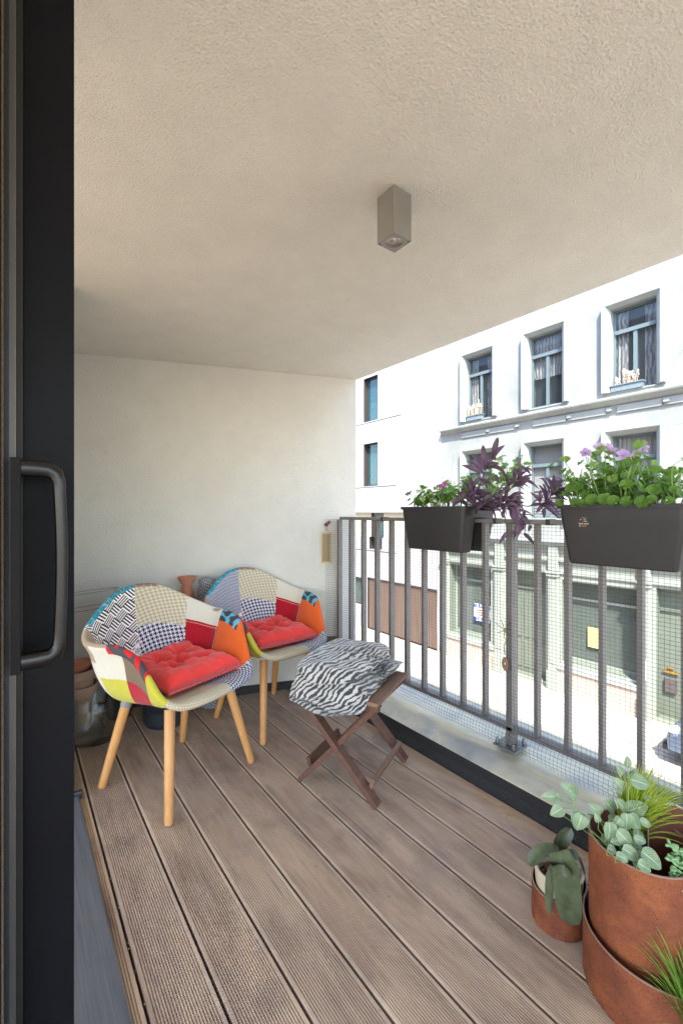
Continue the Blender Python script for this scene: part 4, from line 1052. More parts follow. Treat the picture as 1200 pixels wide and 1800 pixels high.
def railbox(y0, y1, label):
    yc = (y0+y1)/2; hy = (y1-y0)/2; xc = 1.822
    e = empty('rail_planter', (xc, yc, 1.0), 0, label, 'planter', 'anthracite plastic planters straddling the railing')
    def o(m, nm, mt, **k):
        q = m.obj(nm, mt, e, **k); q.location = (-xc, -yc, -1.0); return q
    m = M()
    # front leg, back leg and the joined tub above the rail
    loft(m, [(1.757, yc, 1.003, .034, hy-.040, .012), (1.755, yc, 1.008, .038, hy-.036, .014), (1.7485, yc, 1.172, .0485, hy-.012, .018)], cap1=False)
    loft(m, [(1.900, yc, 1.003, .030, hy-.040, .012), (1.901, yc, 1.008, .034, hy-.036, .014), (1.908, yc, 1.172, .040, hy-.012, .018)], cap1=False)
    loft(m, [(xc, yc, 1.1721, .124, hy-.012, .020), (xc, yc, 1.213, .127, hy-.009, .020)], cap1=False)
    o(m, 'body', M_PLAST, smooth=True, ang=35)
    m = M(); loft(m, [(xc, yc, 1.2131, .128, hy-.008, .020), (xc, yc, 1.2132, .136, hy, .024), (xc, yc, 1.226, .137, hy+.001, .024), (xc, yc, 1.228, .134, hy-.002, .022), (xc, yc, 1.2265, .122, hy-.014, .018), (xc, yc, 1.205, .121, hy-.015, .018)], cap0=False, cap1=False); o(m, 'rim', M_PLAST, smooth=True, ang=35)
    m = M(); N = 14; vs = [(xc+.119*(2*i/N-1), yc+(hy-.017)*(2*j/N-1), 1.209+.006*noise.noise(Vector((i*.9, j*.9, y0)))) for i in range(N+1) for j in range(N+1)]
    m.add(vs, [(i*(N+1)+j, (i+1)*(N+1)+j, (i+1)*(N+1)+j+1, i*(N+1)+j+1) for i in range(N) for j in range(N)]); o(m, 'soil', M_SOIL)
    return e
p1 = railbox(1.295, 1.725, 'anthracite rail planter near the end wall with a purple trailing plant and its small geranium')
p2 = railbox(.445, .865, 'anthracite rail planter nearer the camera with a round black sticker and a lilac geranium')
# sticker on the second planter
def sticker():
    yc = .655; st = empty('sticker', (0, 0, 0)); st.parent = p2; cy, cz = .764, 1.162
    x = 1.7010-.0014; tilt = math.atan2(.0155, .164)
    m = M(); n = 32; m.add([(0, 0, 0)]+[(0, .0235*math.cos(2*PI*k/n), .0235*math.sin(2*PI*k/n)) for k in range(n)]+[(.0006, .0235*math.cos(2*PI*k/n), .0235*math.sin(2*PI*k/n)) for k in range(n)], [(0, 1+(k+1) % n, 1+k) for k in range(n)]+[(1+k, 1+(k+1) % n, n+1+(k+1) % n, n+1+k) for k in range(n)])
    bpy.data.objects.remove(st)
    o = m.obj('sticker', simple('sticker_black', (22, 20, 20), .35, .05), p2); o.location = (x-1.822+.0, cy-yc, cz-1.0); o.rotation_euler = (0, -.0, 0)
    o.rotation_euler = (0, -.104, 0); o.scale = (1, 1.22, 1.22)
    WH = simple('sticker_print', (208, 206, 202), .5, .02); OR_ = simple('sticker_orange', (196, 92, 52), .5, .05); GR_ = simple('sticker_green', (120, 140, 70), .5, .05)
    text("Let's stick", .0072, (-.0006, 0, -.0042), ROT, WH, o, ext=.0001, bold=.0001); text('to', .0066, (-.0006, .0112, -.0112), ROT, WH, o, ext=.0001)
    text('ether', .0066, (-.0006, -.0012, -.0112), ROT, OR_, o, ext=.0001, bold=.0001)
    text('The', .0044, (-.0006, -.0030, .0078), ROT, WH, o, ext=.0001); text('store', .0044, (-.0006, -.0048, .0034), ROT, WH, o, ext=.0001, bold=.0001)
    m = M(); m.tube([(-.0006, .004, .0150), (-.0006, -.002, .0132), (-.0006, -.009, .0118)], .0005, 4); m.obj('stroke', WH, o)
    m = M(); m.add([(-.0006, .0115, .0062), (-.0006, .0045, .0062), (-.0006, .0055, .0100), (-.0006, .0105, .0100)], [(0, 1, 2, 3)]); m.obj('emblem', OR_, o)
sticker()

# ================================================================ PLANTS
def rosette(m, c, nrm, r, rnd, lobes=7, cup=.25, ruf=.06, notch=.6):
    """rounded scalloped geranium leaf"""
    nrm = Vector(nrm).normalized(); a = nrm.orthogonal().normalized(); a = Matrix.Rotation(rnd.uniform(0, 6.28), 3, nrm) @ a; b = nrm.cross(a); c = Vector(c)
    n = 28; vs = [c]; uv = [(.5, .5)]; ph = rnd.uniform(0, 6)
    for ring, f in ((1, .5), (2, .82), (3, 1.)):
        for k in range(n):
            t = -PI*.96+2*PI*.96*k/(n-1)
            R_ = r*f*(1+.10*abs(math.cos(t*lobes/2))*(f > .6)-.05+.03*math.sin(t*21+ph)*(f > .9))*(1-.12*math.exp(-((PI-abs(t))/.3)**2))
            z = cup*r*f*f+ruf*r*math.sin(t*lobes/1.+ph)*f*f+.14*r*math.sin(t*1.5+ph)*f
            vs.append(c+a*R_*math.cos(t)+b*R_*math.sin(t)+nrm*z); uv.append((.5+.5*f*math.sin(t), .5+.5*f*math.cos(t)))
    fs = [(0, 1+k, 2+k) for k in range(n-1)]
    for q in range(2): fs += [(1+q*n+k, 1+(q+1)*n+k, 2+(q+1)*n+k, 2+q*n+k) for k in range(n-1)]
    m.add(vs, fs, 0, uv)
def flower(m, c, nrm, r, rnd, n=5):
    nrm = Vector(nrm).normalized(); a = nrm.orthogonal().normalized(); c = Vector(c)
    for k in range(n):
        d = Matrix.Rotation(2*PI*k/n+rnd.uniform(-.2, .2), 3, nrm) @ a
        m.leaf(c, c+d*r+nrm*r*.35, r*.85, nrm, .25, .1, shape=lambda t: math.sin(PI*min(t**.9, .93))**.6 if t < 1 else .2, n=5)
def plant(name, loc, label, cat, group=None): return empty(name, loc, 0, label, cat, group)
def pobj(m, name, mat, e, **k):
    o = m.obj(name, mat, e, **k); o.location = -Vector(e.location); return o
def geranium(e, y0, y1, x0, x1, z0, hmax, nst, seed, lr, pale=False, prof=None, fl=None):
    rnd = random.Random(seed); st = M(); lf = M(); lp = M()
    for k in range(nst):
        t = rnd.random(); y = y0+(y1-y0)*t; x = rnd.uniform(x0, x1); h = hmax*(prof(t) if prof else 1)*rnd.uniform(.35, 1.)
        lean = Vector((rnd.uniform(-.06, .05), rnd.uniform(-.05, .05), 0)); b = Vector((x, y, z0)); tp = b+lean*(h/.12)+Vector((0, 0, h))
        mid = b.lerp(tp, .5)+Vector((rnd.uniform(-.01, .01), rnd.uniform(-.01, .01), .01))
        st.tube([b, mid, tp], [.0028, .0022, .0014], 5)
        for q in range(rnd.choice((3, 4, 5))):
            f = rnd.uniform(.35, 1.); p = b.lerp(tp, f); an = rnd.uniform(0, 6.28); R_ = rnd.uniform(.015, .04)
            c = p+Vector((math.cos(an)*R_, math.sin(an)*R_, rnd.uniform(-.004, .022)))
            st.tube([p, (p+c)/2+Vector((0, 0, .004)), c], .0009, 4)
            nn = Vector((math.cos(an)*.6-.25, math.sin(an)*.6-.15, rnd.uniform(.35, 1.))); rosette(lf if rnd.random() < .65 else lp, c, nn, lr*rnd.uniform(.42, 1.15), rnd)
    # low leaves hanging over the rim
    pobj(st, 'stem', L_STEMG, e, smooth=True); pobj(lf, 'foliage', L_GER, e, smooth=True); pobj(lp, 'pale_foliage', L_GER2, e, smooth=True)
g2 = plant('geranium', (1.822, .655, 1.21), 'lush geranium with lilac flowers in the rail planter nearer the camera', 'plant')
geranium(g2, .49, .835, 1.735, 1.905, 1.208, .215, 84, 11, .0200, prof=lambda t: .45+.6*math.sin(PI*min(1, (1-t)*1.0+.12))**.6 if t > .35 else .78)
rnd = random.Random(4); m = M(); 
for k in range(10):     # leaves spilling over the front rim
    y = .50+.335*k/9+rnd.uniform(-.01, .01); rosette(m, (1.690+rnd.uniform(-.006, .01), y, 1.232+rnd.uniform(-.004, .012)), (-.8, -.2, .5), .020*rnd.uniform(.7, 1.2), rnd, cup=.35)
pobj(m, 'foliage', L_GER, g2, smooth=True)
for i, (y, z, x) in enumerate(((.785, 1.425, 1.76), (.735, 1.440, 1.76), (.712, 1.436, 1.77), (.695, 1.420, 1.775), (.655, 1.400, 1.75), (.612, 1.395, 1.76), (.60, 1.420, 1.78))):
    m = M(); st = M(); rnd = random.Random(i+50); flower(m, (x, y, z), (-.8+rnd.uniform(-.3, .3), -.3+rnd.uniform(-.4, .4), .35), .021 if i != 4 else .026, rnd)
    f = pobj(m, 'flower', L_PETAL, g2, smooth=True); st.blob((x-.002, y, z+.001), .004, None, None, 6, 4); st.obj('flower_centre', L_PETALD, f)
    st = M(); st.tube([(x, y, z), (x+.01, y-.005, z-.05), (x+.02, y-.02, z-.10)], .0012, 4); pobj(st, 'flower_stalk', L_STEMG, g2)
m = M(); rnd = random.Random(9)     # buds reaching out at the left
for (y, z) in ((.842, 1.338), (.830, 1.350), (.822, 1.328), (.835, 1.322), (.800, 1.340), (.806, 1.326), (.79, 1.332)): m = M(); m.blob((1.755, y, z), .0045, .0045, .008, 6, 5); pobj(m, 'flower_bud', L_STEMG, g2, smooth=True)
m = M(); m.tube([(1.76, .84, 1.335), (1.765, .80, 1.322), (1.78, .76, 1.28), (1.80, .74, 1.22)], .0014, 4); pobj(m, 'bud_stalk', L_STEMG, g2); m = M(); m.leaf((1.76, .835, 1.30), (1.755, .868, 1.292), .010, (0, 0, 1), .2); m.leaf((1.80, .53, 1.32), (1.79, .515, 1.345), .010, (-1, 0, 0), .2); m.leaf((1.80, .51, 1.30), (1.79, .49, 1.33), .010, (-1, 0, 0), .2)
pobj(m, 'slim_foliage', L_GER, g2, smooth=True)
g1 = plant('geranium', (1.80, 1.60, 1.21), 'small sparse geranium at the left end of the farther rail planter', 'plant')
geranium(g1, 1.47, 1.70, 1.74, 1.88, 1.208, .155, 34, 21, .019, prof=lambda t: .75+.3*math.sin(PI*t))
for i, (y, z) in enumerate(((1.495, 1.330), (1.470, 1.340))):
    m = M(); rnd = random.Random(i+80); flower(m, (1.76, y, z), (-.7, -.4, .5), .016, rnd, 6); pobj(m, 'flower', L_PETALD, g1, smooth=True)
# ferny cut-leaf plant
cf = plant('cut_leaf_plant', (1.84, 1.40, 1.21), 'bright green plant with finely cut leaves behind the purple trailing stems', 'plant')
rnd = random.Random(31); m = M(); st = M()
def cutleaf(c, nn, r):
    nn = Vector(nn).normalized(); a = nn.orthogonal().normalized(); a = Matrix.Rotation(rnd.uniform(0, 6.28), 3, nn) @ a
    for k in range(7):
        an = -1.9+3.8*k/6; d = Matrix.Rotation(an, 3, nn) @ a; L = r*(1-.25*abs(an)/1.9); c_ = Vector(c)
        m.leaf(c_, c_+d*L, r*.26, nn, .08, .1, n=4, shape=lambda t: .35+.65*math.sin(PI*t**.7))
        for s_ in (-1, 1):
            p = c_+d*L*.5; m.leaf(p, p+(Matrix.Rotation(s_*.7, 3, nn) @ d)*L*.42, r*.2, nn, .05, .1, n=3, shape=lambda t: .4+.6*math.sin(PI*t**.7))
for k in range(60):
    y = rnd.uniform(1.10, 1.50); x = rnd.uniform(1.79, 1.91); hh = (.255 if y < 1.24 else .10+.09*math.sin(PI*(1.52-y)/.28))*rnd.uniform(.55, 1.)
    st.tube([(x, min(max(y, 1.315), 1.48), 1.207), (x, y, 1.21+hh*.6), (x-.01, y, 1.21+hh)], .0013, 4)
    for q in range(2): cutleaf((x-.01+rnd.uniform(-.02, .02), y+rnd.uniform(-.02, .02), 1.21+hh*rnd.uniform(.7, 1.)), (-.5, rnd.uniform(-.6, .2), 1.), .026)
pobj(m, 'foliage', L_FERN, cf, smooth=True); pobj(st, 'stem', L_STEMG, cf)
# purple trailing plant : stems and long leaves (y, z pairs on both sides of the rail)
TR=[ (1.183,1.439,1.155,1.536),(1.186,1.443,1.100,1.491),(1.228,1.407,1.230,1.511),(1.247,1.400,1.323,1.483),(1.259,1.386,1.347,1.427),(1.216,1.416,1.125,1.410),(1.107,1.381,1.086,1.443),(1.111,1.378,1.064,1.406),(1.066,1.341,1.039,1.404),(1.063,1.334,0.996,1.358),(1.056,1.315,0.978,1.342),(1.251,1.395,1.111,1.369),(1.267,1.356,1.201,1.306),(1.259,1.362,1.315,1.310),(1.323,1.314,1.413,1.361),(1.400,1.285,1.400,1.325),(1.323,1.311,1.413,1.221),(1.307,1.283,1.198,1.289),(1.291,1.186,1.216,1.237),(1.183,1.259,1.132,1.277),(1.190,1.305,1.183,1.259),(1.146,1.258,1.063,1.225),(1.090,1.213,1.086,1.150),(1.004,1.249,1.033,1.286),(1.001,1.243,0.997,1.297),(0.985,1.236,0.923,1.235),(0.942,1.277,0.903,1.322),(0.935,1.277,0.871,1.298),(0.900,1.293,0.894,1.325),(0.985,1.230,1.017,1.194),(0.972,1.224,0.912,1.171),(0.978,1.212,0.972,1.173),(1.132,1.174,1.146,1.200),(1.125,1.110,1.164,1.053),(1.076,1.103,1.026,1.052),(1.063,1.181,1.039,1.144),(1.097,1.251,1.039,1.237),(1.228,1.340,1.183,1.344),(1.190,1.371,1.153,1.330),(1.153,1.349,1.076,1.313),(1.069,1.394,1.017,1.359),(1.220,1.293,1.291,1.255),(1.056,1.200,1.069,1.162),(1.043,1.141,1.046,1.113) ]
TS=[ [(1.291,1.227),(1.183,1.298),(1.111,1.372)],[(1.291,1.227),(1.259,1.322),(1.228,1.400),(1.186,1.443)],[(1.259,1.227),(1.139,1.239),(1.043,1.225),(0.978,1.236),(0.942,1.271),(0.900,1.293)],[(0.978,1.345),(0.945,1.289),(0.942,1.271)],[(1.183,1.226),(1.111,1.213),(1.063,1.150),(1.073,1.103)],[(1.183,1.226),(1.125,1.174),(1.128,1.110)],[(1.259,1.227),(1.168,1.278),(1.097,1.333),(1.063,1.337)],[(1.291,1.227),(1.323,1.311)],[(1.063,1.337),(1.043,1.367)] ]
tp = plant('purple_trailing_plant', (1.79, 1.30, 1.21), 'purple trailing plant with long pointed leaves sprawling over the railing', 'plant')
rnd = random.Random(5); st = M(); lf = M(); lg = M()
def XX(y, z): return 1.79+.035*math.sin(y*31+z*17)+(.0)
for s_ in TS:
    pts = [Vector((XX(*p), *p)) for p in s_]; q = []
    for a, b in zip(pts, pts[1:]): q += [a.lerp(b, k/4) for k in range(4)]
    q.append(pts[-1]); st.tube(q, [.0032-.0015*i/len(q) for i in range(len(q))], 6)
for i, (a, b, c, d) in enumerate(TR):
    base = Vector((XX(a, b), a, b)); L = math.hypot(c-a, d-b); tip = Vector((base.x+rnd.uniform(-.5, .35)*L-.1*L, c, d))
    w_ = min(.030, max(.016, L*.26)) if i != 22 else .038
    mm = lg if i in (16, 34, 5, 11, 21, 36) else lf
    mm.leaf(base, tip, w_, (-.75+rnd.uniform(-.4, .3), -.45, rnd.uniform(.1, .9)), rnd.choice((.08, .14, .2)), .32, n=9, shape=lambda t: math.sin(PI*min(1, (t*.93+.07))**.75)**.75)
    if i % 2 == 0:
        t2 = base+(tip-base)*rnd.uniform(.45, .7)+Vector((rnd.uniform(.0, .05), rnd.uniform(-.03, .03), rnd.uniform(-.03, .03))); lf.leaf(base, t2, w_*.8, (-.5, -.3, .8), .15, .32, n=7)
for k in range(95):   # more leaves along the stems
    s_ = TS[rnd.choice((2, 2, 2, 4, 6, 6, 7, 3, 2))]; q = rnd.random()*.93*(len(s_)-1); i_ = int(q); u = q-i_; a_, b_ = s_[i_], s_[min(i_+1, len(s_)-1)]
    y = a_[0]+(b_[0]-a_[0])*u; z = a_[1]+(b_[1]-a_[1])*u; an = math.atan2(b_[1]-a_[1], b_[0]-a_[0])+rnd.choice((-1, 1))*rnd.uniform(.35, .95)+(.5 if k % 3 else 0)*rnd.uniform(-1, 1); L = rnd.uniform(.065, .115); x = XX(y, z)
    lf.leaf((x, y, z), (x+.4*L*math.cos(an*2), y+.9*L*math.cos(an), z+.8*L*math.sin(an)), rnd.uniform(.012, .018), (-.5+rnd.uniform(-.4, .4), -.4, .8), rnd.uniform(.15, .32), .3, n=7)
for k in range(26):   # a tangle close to the soil
    y = rnd.uniform(1.12, 1.38); z = rnd.uniform(1.215, 1.29); x = rnd.uniform(1.74, 1.86); an = rnd.uniform(0, 6.28); L = rnd.uniform(.05, .10)
    lf.leaf((x, y, z), (x+.5*L*math.cos(an)-.01, y+L*math.sin(an), z+rnd.uniform(-.03, .04)), .024, (-.6, -.3, .8), .18, .3, n=7)
    st.tube([(x, y, z), ((x+1.81)/2, y+.03, z-.01), (1.81, min(max(y+.05, 1.33), 1.45), 1.21)], .0018, 5)
pobj(lf, 'foliage', L_TRAD, tp, smooth=True); pobj(lg, 'olive_foliage', L_TRADG, tp, smooth=True); pobj(st, 'stem', L_STEMP, tp, smooth=True)

# ================================================================ RUSTED STEEL POTS
def tubepot(name, c, R, Hh, label, cut=None, trim=True, th=.0035, floor=.01, group=None):
    e = empty(name, (*c, 0), 0, label, 'planter', group); zf = cut or (lambda q: Hh)
    m = M(); n = 72
    m.lathe([(R-.004, .0), (R, .004), (R, Hh*.25), (R, Hh*.5), (R, Hh*.75), (R, Hh)], (0, 0, 0), n, 0, lambda q, i, r, z: z if i == 0 else z*zf(q)/Hh)
    m.lathe([(.0001, .0), (R-.004, .0)], (0, 0, 0), n, 0)
    m.obj('wall', M_CORTEN, e, smooth=True, ang=50)
    m = M(); m.lathe([(R, Hh), (R, Hh+.0025), (R-th, Hh+.0025), (R-th, Hh)], (0, 0, 0), n, 0, lambda q, i, r, z: zf(q)+z-Hh); m.obj('rim', M_CORTRIM, e)
    m = M(); m.lathe([(R-th, Hh), (R-th, Hh*.5), (R-th, floor), (.0001, floor)], (0, 0, 0), n, 0, lambda q, i, r, z: z*(zf(q)/Hh if i < 2 else 1)); m.obj('lining', M_CORTIN, e, smooth=True, ang=40)
    return e
toCam = math.atan2(-.43, -1.27)
LOW = (1.282, .404); BIG = (1.270, .430); ORC = (1.285, .648)
tubepot('steel_planter', LOW, .160, .15, 'low wide rusted steel ring planter at the bottom right corner')
tubepot('steel_planter', BIG, .1175, .37, 'tall rusted steel cylinder planter rising out of the low ring planter')
eo = tubepot('steel_planter', ORC, .0735, .128, 'small rusted steel cup holding the cream orchid pot', lambda q: .118-.016*math.cos(q-toCam+.5))
# curved inner sheet standing inside the tall cylinder
m = M(); n = 30; vs = []; cx, cy, R = 1.325, .372, .062
for k in range(n+1):
    q = toCam+1.35+(2*PI-2.7)*k/n; c_, s_ = math.cos(q), math.sin(q); zt = .432-.03*abs(k/n-.5)
    vs += [(cx+c_*R, cy+s_*R, .02), (cx+c_*R, cy+s_*R, zt), (cx+c_*(R-.003), cy+s_*(R-.003), zt), (cx+c_*(R-.003), cy+s_*(R-.003), .02)]
m.add(vs, [(k*4+i, (k+1)*4+i, (k+1)*4+i+1, k*4+i+1) for k in range(n) for i in range(3)]+[(0, 1, 2, 3), (n*4+3, n*4+2, n*4+1, n*4)], [1 if i == 1 else 0 for k in range(n) for i in range(3)]+[1, 1])
tag(m.obj('steel_insert', [M_CORTIN, M_CORTRIM], None, smooth=True, ang=30), 'curved dark rusted steel sheet standing upright inside the tall planter', 'steel insert')
def nursery(c, R, z0, z1, label):
    e = empty('nursery_pot', (*c, z0), 0, label, 'plant pot'); m = M(); h = z1-z0
    m.lathe([(.0001, 0), (R*.8, 0), (R, h-.008), (R+.003, h-.008), (R+.003, h), (R-.002, h), (R-.004, h-.02)], (0, 0, 0), 36); m.obj('shell', M_POTBLK, e, smooth=True, ang=40)
    m = M(); m.lathe([(.0001, h-.016), (R-.004, h-.018)], (0, 0, 0), 24); m.obj('soil', M_SOIL, e); return e
nursery((1.205, .442), .046, .012, .345, 'black nursery pot holding the silver veined plant inside the tall planter')
nursery((1.272, .342), .020, .012, .372, 'narrow black pot with the bead succulent in front of the curved steel sheet')
nursery((1.318, .478), .033, .012, .318, 'black pot of yellow green grass behind the silver veined leaves')
# silver veined plant
fp = plant('silver_veined_plant', (1.205, .442, .34), 'silver veined creeping plant spilling over the rim of the tall rusted planter', 'plant')
FL=[(1.224, 0.457, 0.54, 1.211, 0.467, 0.564, 0.021), (1.233, 0.45, 0.561, 1.233, 0.45, 0.589, 0.018), (1.261, 0.454, 0.521, 1.276, 0.442, 0.543, 0.017), (1.239, 0.445, 0.529, 1.279, 0.415, 0.512, 0.036), (1.223, 0.457, 0.505, 1.201, 0.474, 0.533, 0.026), (1.132, 0.513, 0.447, 1.122, 0.52, 0.41, 0.035), (1.123, 0.532, 0.481, 1.115, 0.538, 0.514, 0.024), (1.18, 0.49, 0.44, 1.155, 0.508, 0.469, 0.031), (1.229, 0.478, 0.434, 1.207, 0.494, 0.463, 0.032), (1.243, 0.455, 0.438, 1.22, 0.472, 0.474, 0.029), (1.254, 0.459, 0.434, 1.297, 0.427, 0.451, 0.039), (1.209, 0.443, 0.457, 1.209, 0.443, 0.415, 0.033), (1.224, 0.444, 0.447, 1.247, 0.427, 0.403, 0.024), (1.247, 0.427, 0.433, 1.269, 0.41, 0.417, 0.017), (1.154, 0.459, 0.45, 1.15, 0.462, 0.402, 0.032), (1.187, 0.447, 0.452, 1.17, 0.459, 0.431, 0.025), (1.144, 0.479, 0.443, 1.137, 0.485, 0.466, 0.016), (1.157, 0.444, 0.436, 1.187, 0.422, 0.398, 0.034), (1.165, 0.439, 0.414, 1.145, 0.454, 0.407, 0.02), (1.19, 0.42, 0.418, 1.214, 0.402, 0.409, 0.02), (1.146, 0.428, 0.409, 1.178, 0.403, 0.384, 0.027), (1.112, 0.428, 0.409, 1.134, 0.411, 0.395, 0.02), (1.17, 0.397, 0.41, 1.207, 0.369, 0.37, 0.035), (1.14, 0.394, 0.399, 1.165, 0.376, 0.38, 0.026), (1.128, 0.453, 0.403, 1.146, 0.44, 0.392, 0.02), (1.314, 0.427, 0.454, 1.3, 0.437, 0.469, 0.022), (1.132, 0.526, 0.486, 1.097, 0.552, 0.518, 0.036), (1.103, 0.547, 0.457, 1.079, 0.566, 0.439, 0.029), (1.092, 0.556, 0.486, 1.06, 0.58, 0.486, 0.021), (1.102, 0.548, 0.479, 1.086, 0.56, 0.493, 0.018), (1.137, 0.522, 0.45, 1.133, 0.525, 0.4, 0.046)]
FS=[[(1.232, 0.451, 0.4), (1.234, 0.449, 0.445), (1.235, 0.448, 0.495), (1.238, 0.446, 0.529), (1.224, 0.457, 0.54)], [(1.194, 0.48, 0.414), (1.165, 0.501, 0.438), (1.142, 0.518, 0.445), (1.125, 0.531, 0.464), (1.123, 0.532, 0.481)], [(1.233, 0.45, 0.561), (1.238, 0.446, 0.529)], [(1.254, 0.434, 0.55), (1.238, 0.446, 0.529)], [(1.166, 0.5, 0.437), (1.14, 0.52, 0.446), (1.126, 0.53, 0.464), (1.126, 0.53, 0.486)], [(1.126, 0.53, 0.464), (1.1, 0.55, 0.475), (1.089, 0.558, 0.486)], [(1.14, 0.52, 0.446), (1.103, 0.547, 0.457)]]
st = M(); lf = M(); rnd = random.Random(3)
for s_ in FS: st.tube(s_, [.0017-.0005*i/len(s_) for i in range(len(s_))], 5)
heart = lambda t: (math.sin(PI*min(1., t*.96+.04)**.62))**.7
for i, (a, b, c, d, e_, f_, w_) in enumerate(FL):
    base = Vector((a, b, c)); tip = Vector((d, e_, f_)); L = (tip-base).length
    up = Vector((-.62+rnd.uniform(-.25, .25), -.62+rnd.uniform(-.25, .25), .55+rnd.uniform(-.2, .3)))
    lf.leaf(base, tip, max(w_, L*.62), up, .10, .14, n=10, shape=heart)
    if c < .47: st.tube([base, base+Vector((.01, .006, -.025)), Vector((1.205, .442, .34))+Vector((rnd.uniform(-.02, .02), rnd.uniform(-.02, .02), 0))], .0012, 4)
for k in range(16):
    x = 1.20+rnd.uniform(-.055, .06); y = .445+rnd.uniform(-.055, .05); z = rnd.uniform(.355, .415); an = rnd.uniform(0, 6.28)
    if math.hypot(x-BIG[0], y-BIG[1]) > .10: continue
    lf.leaf((x, y, z), (x+.03*math.cos(an), y+.03*math.sin(an), z+rnd.uniform(-.01, .012)), .024, (-.4, -.4, .8), .12, .14, n=8, shape=heart)
pobj(lf, 'foliage', L_FIT, fp, smooth=True); pobj(st, 'stem', L_STEMG, fp, smooth=True)
# grasses
def grass(name, c, z, n, hgt, spread, mat, label, seed, curl=.5, lean=(0, 0)):
    e = plant(name, (*c, z), label, 'ornamental grass'); r = random.Random(seed); m = M()
    for k in range(n):
        an = r.uniform(0, 6.28); q = r.random()**.6; b = Vector((c[0]+.018*math.cos(an)*q, c[1]+.018*math.sin(an)*q, z)); L = hgt*r.uniform(.55, 1.05); s_ = spread*q*r.uniform(.5, 1.1)
        tip = b+Vector((math.cos(an)*s_+lean[0], math.sin(an)*s_+lean[1], L-curl*s_*.5)); mid = b.lerp(tip, .5)+Vector((-math.cos(an)*s_*.18, -math.sin(an)*s_*.18, L*.10+r.uniform(0, .01)))
        m.leaf(b, tip, r.uniform(.0034, .0060), (math.cos(an+r.uniform(-1, 1)), math.sin(an), .4), 0, .25, n=7, mid=mid, shape=lambda t: (1-t**2.2)*.95+.03)
    pobj(m, 'foliage', mat, e, smooth=True); return e
grass('grass_tuft', (1.318, .478), .31, 300, .215, .10, L_GRASS, 'yellow green grass tuft standing behind the tall rusted planter rim', 6, .4, (.01, -.04))
grass('grass_tuft', (1.168, .292), .055, 150, .225, .125, L_GRASS2, 'green spiky grass tuft growing in the low ring planter', 16, .5, (-.01, -.0))
nursery((1.168, .300), .030, .012, .062, 'black pot of green grass inside the low ring planter')
# bead succulent
sp = plant('bead_succulent', (1.272, .342, .36), 'pale green bead succulent with stubby hanging stems', 'plant')
m = M(); rnd = random.Random(12)
def strand(pts):
    pts = [Vector(p) for p in pts]
    for a, b in zip(pts, pts[1:]):
        n = max(2, int((b-a).length/.0042))
        for k in range(n):
            p = a.lerp(b, k/n)
            for q in range(3):
                an = rnd.uniform(0, 6.28); d = Vector((math.cos(an), math.sin(an), rnd.uniform(-.5, .7))).normalized()
                rot = d.to_track_quat('Z', 'Y').to_matrix(); m.blob(p+d*.0062, .0036, .0036, .0066, 6, 4, rot=rot)
strand([(1.272, .342, .368), (1.262, .345, .395), (1.243, .352, .410), (1.232, .361, .421)]); strand([(1.272, .342, .368), (1.275, .325, .395), (1.262, .318, .402)])
strand([(1.255, .340, .372), (1.235, .345, .376), (1.222, .347, .366), (1.214, .346, .352)]); strand([(1.272, .342, .365), (1.250, .328, .372), (1.236, .322, .362)]); strand([(1.262, .338, .375), (1.246, .334, .388), (1.232, .328, .385)])
strand([(1.265, .335, .37), (1.245, .320, .392), (1.228, .312, .398)]); strand([(1.262, .348, .366), (1.232, .356, .392), (1.22, .36, .384)]); strand([(1.25, .33, .36), (1.228, .336, .355), (1.212, .334, .34)])
strand([(1.285, .350, .37), (1.262, .352, .386), (1.25, .356, .388)])
pobj(m, 'beads', L_SED, sp, smooth=True)
# orchid
cp = empty('orchid_pot', (*ORC, .01), 0, 'cream glazed pot of the orchid inside the small rusted cup', 'plant pot')
m = M(); m.lathe([(.0001, .0), (.050, .0), (.060, .05), (.0655, .135), (.067, .140), (.0655, .1425), (.060, .1425), (.0575, .139), (.055, .09)], (0, 0, 0), 56); m.obj('shell', M_CREAM, cp, smooth=True, ang=60)
m = M(); m.lathe([(.0001, .110), (.0555, .108)], (0, 0, 0), 30); m.obj('soil', M_SOIL, cp)
rnd = random.Random(2); m = M()
BARK = simple('orchid_bark', (112, 76, 56), .8, .35, 60, .5, 120)
for k in range(70):
    an = rnd.uniform(0, 6.28); q = .048*math.sqrt(rnd.random()); rot = Matrix.Rotation(rnd.uniform(0, 3), 3, 'Z') @ Matrix.Rotation(rnd.uniform(0, 3), 3, 'X')
    m.blob((q*math.cos(an), q*math.sin(an), .114+rnd.uniform(0, .007)), .007, .005, .004, 6, 4, rot=rot, jit=.5)
m.obj('bark', BARK, cp)
oc = plant('orchid', (*ORC, .12), 'flowerless orchid with broad dark green leaves drooping over the cream pot', 'plant')
lf = M()
OL=[([(1.206, 0.595, 0.249), (1.199, 0.6, 0.291), (1.223, 0.582, 0.334)], 0.03), ([(1.181, 0.589, 0.274), (1.144, 0.617, 0.287), (1.111, 0.641, 0.251)], 0.03), ([(1.239, 0.62, 0.234), (1.216, 0.638, 0.251), (1.193, 0.655, 0.246)], 0.019), ([(1.206, 0.595, 0.246), (1.233, 0.575, 0.258), (1.253, 0.56, 0.207)], 0.026), ([(1.101, 0.549, 0.319), (1.108, 0.544, 0.315), (1.115, 0.539, 0.236), (1.12, 0.535, 0.162)], 0.064), ([(1.122, 0.571, 0.284), (1.11, 0.58, 0.253), (1.106, 0.583, 0.159)], 0.033)]
FAC = (1.055, 1.04, 1.05, 1.075, 1.085, 1.075)
lshape = lambda t: min(1, 2.6*t+.28)*(1-max(0, (t-.72)/.28)**2.2)**.5
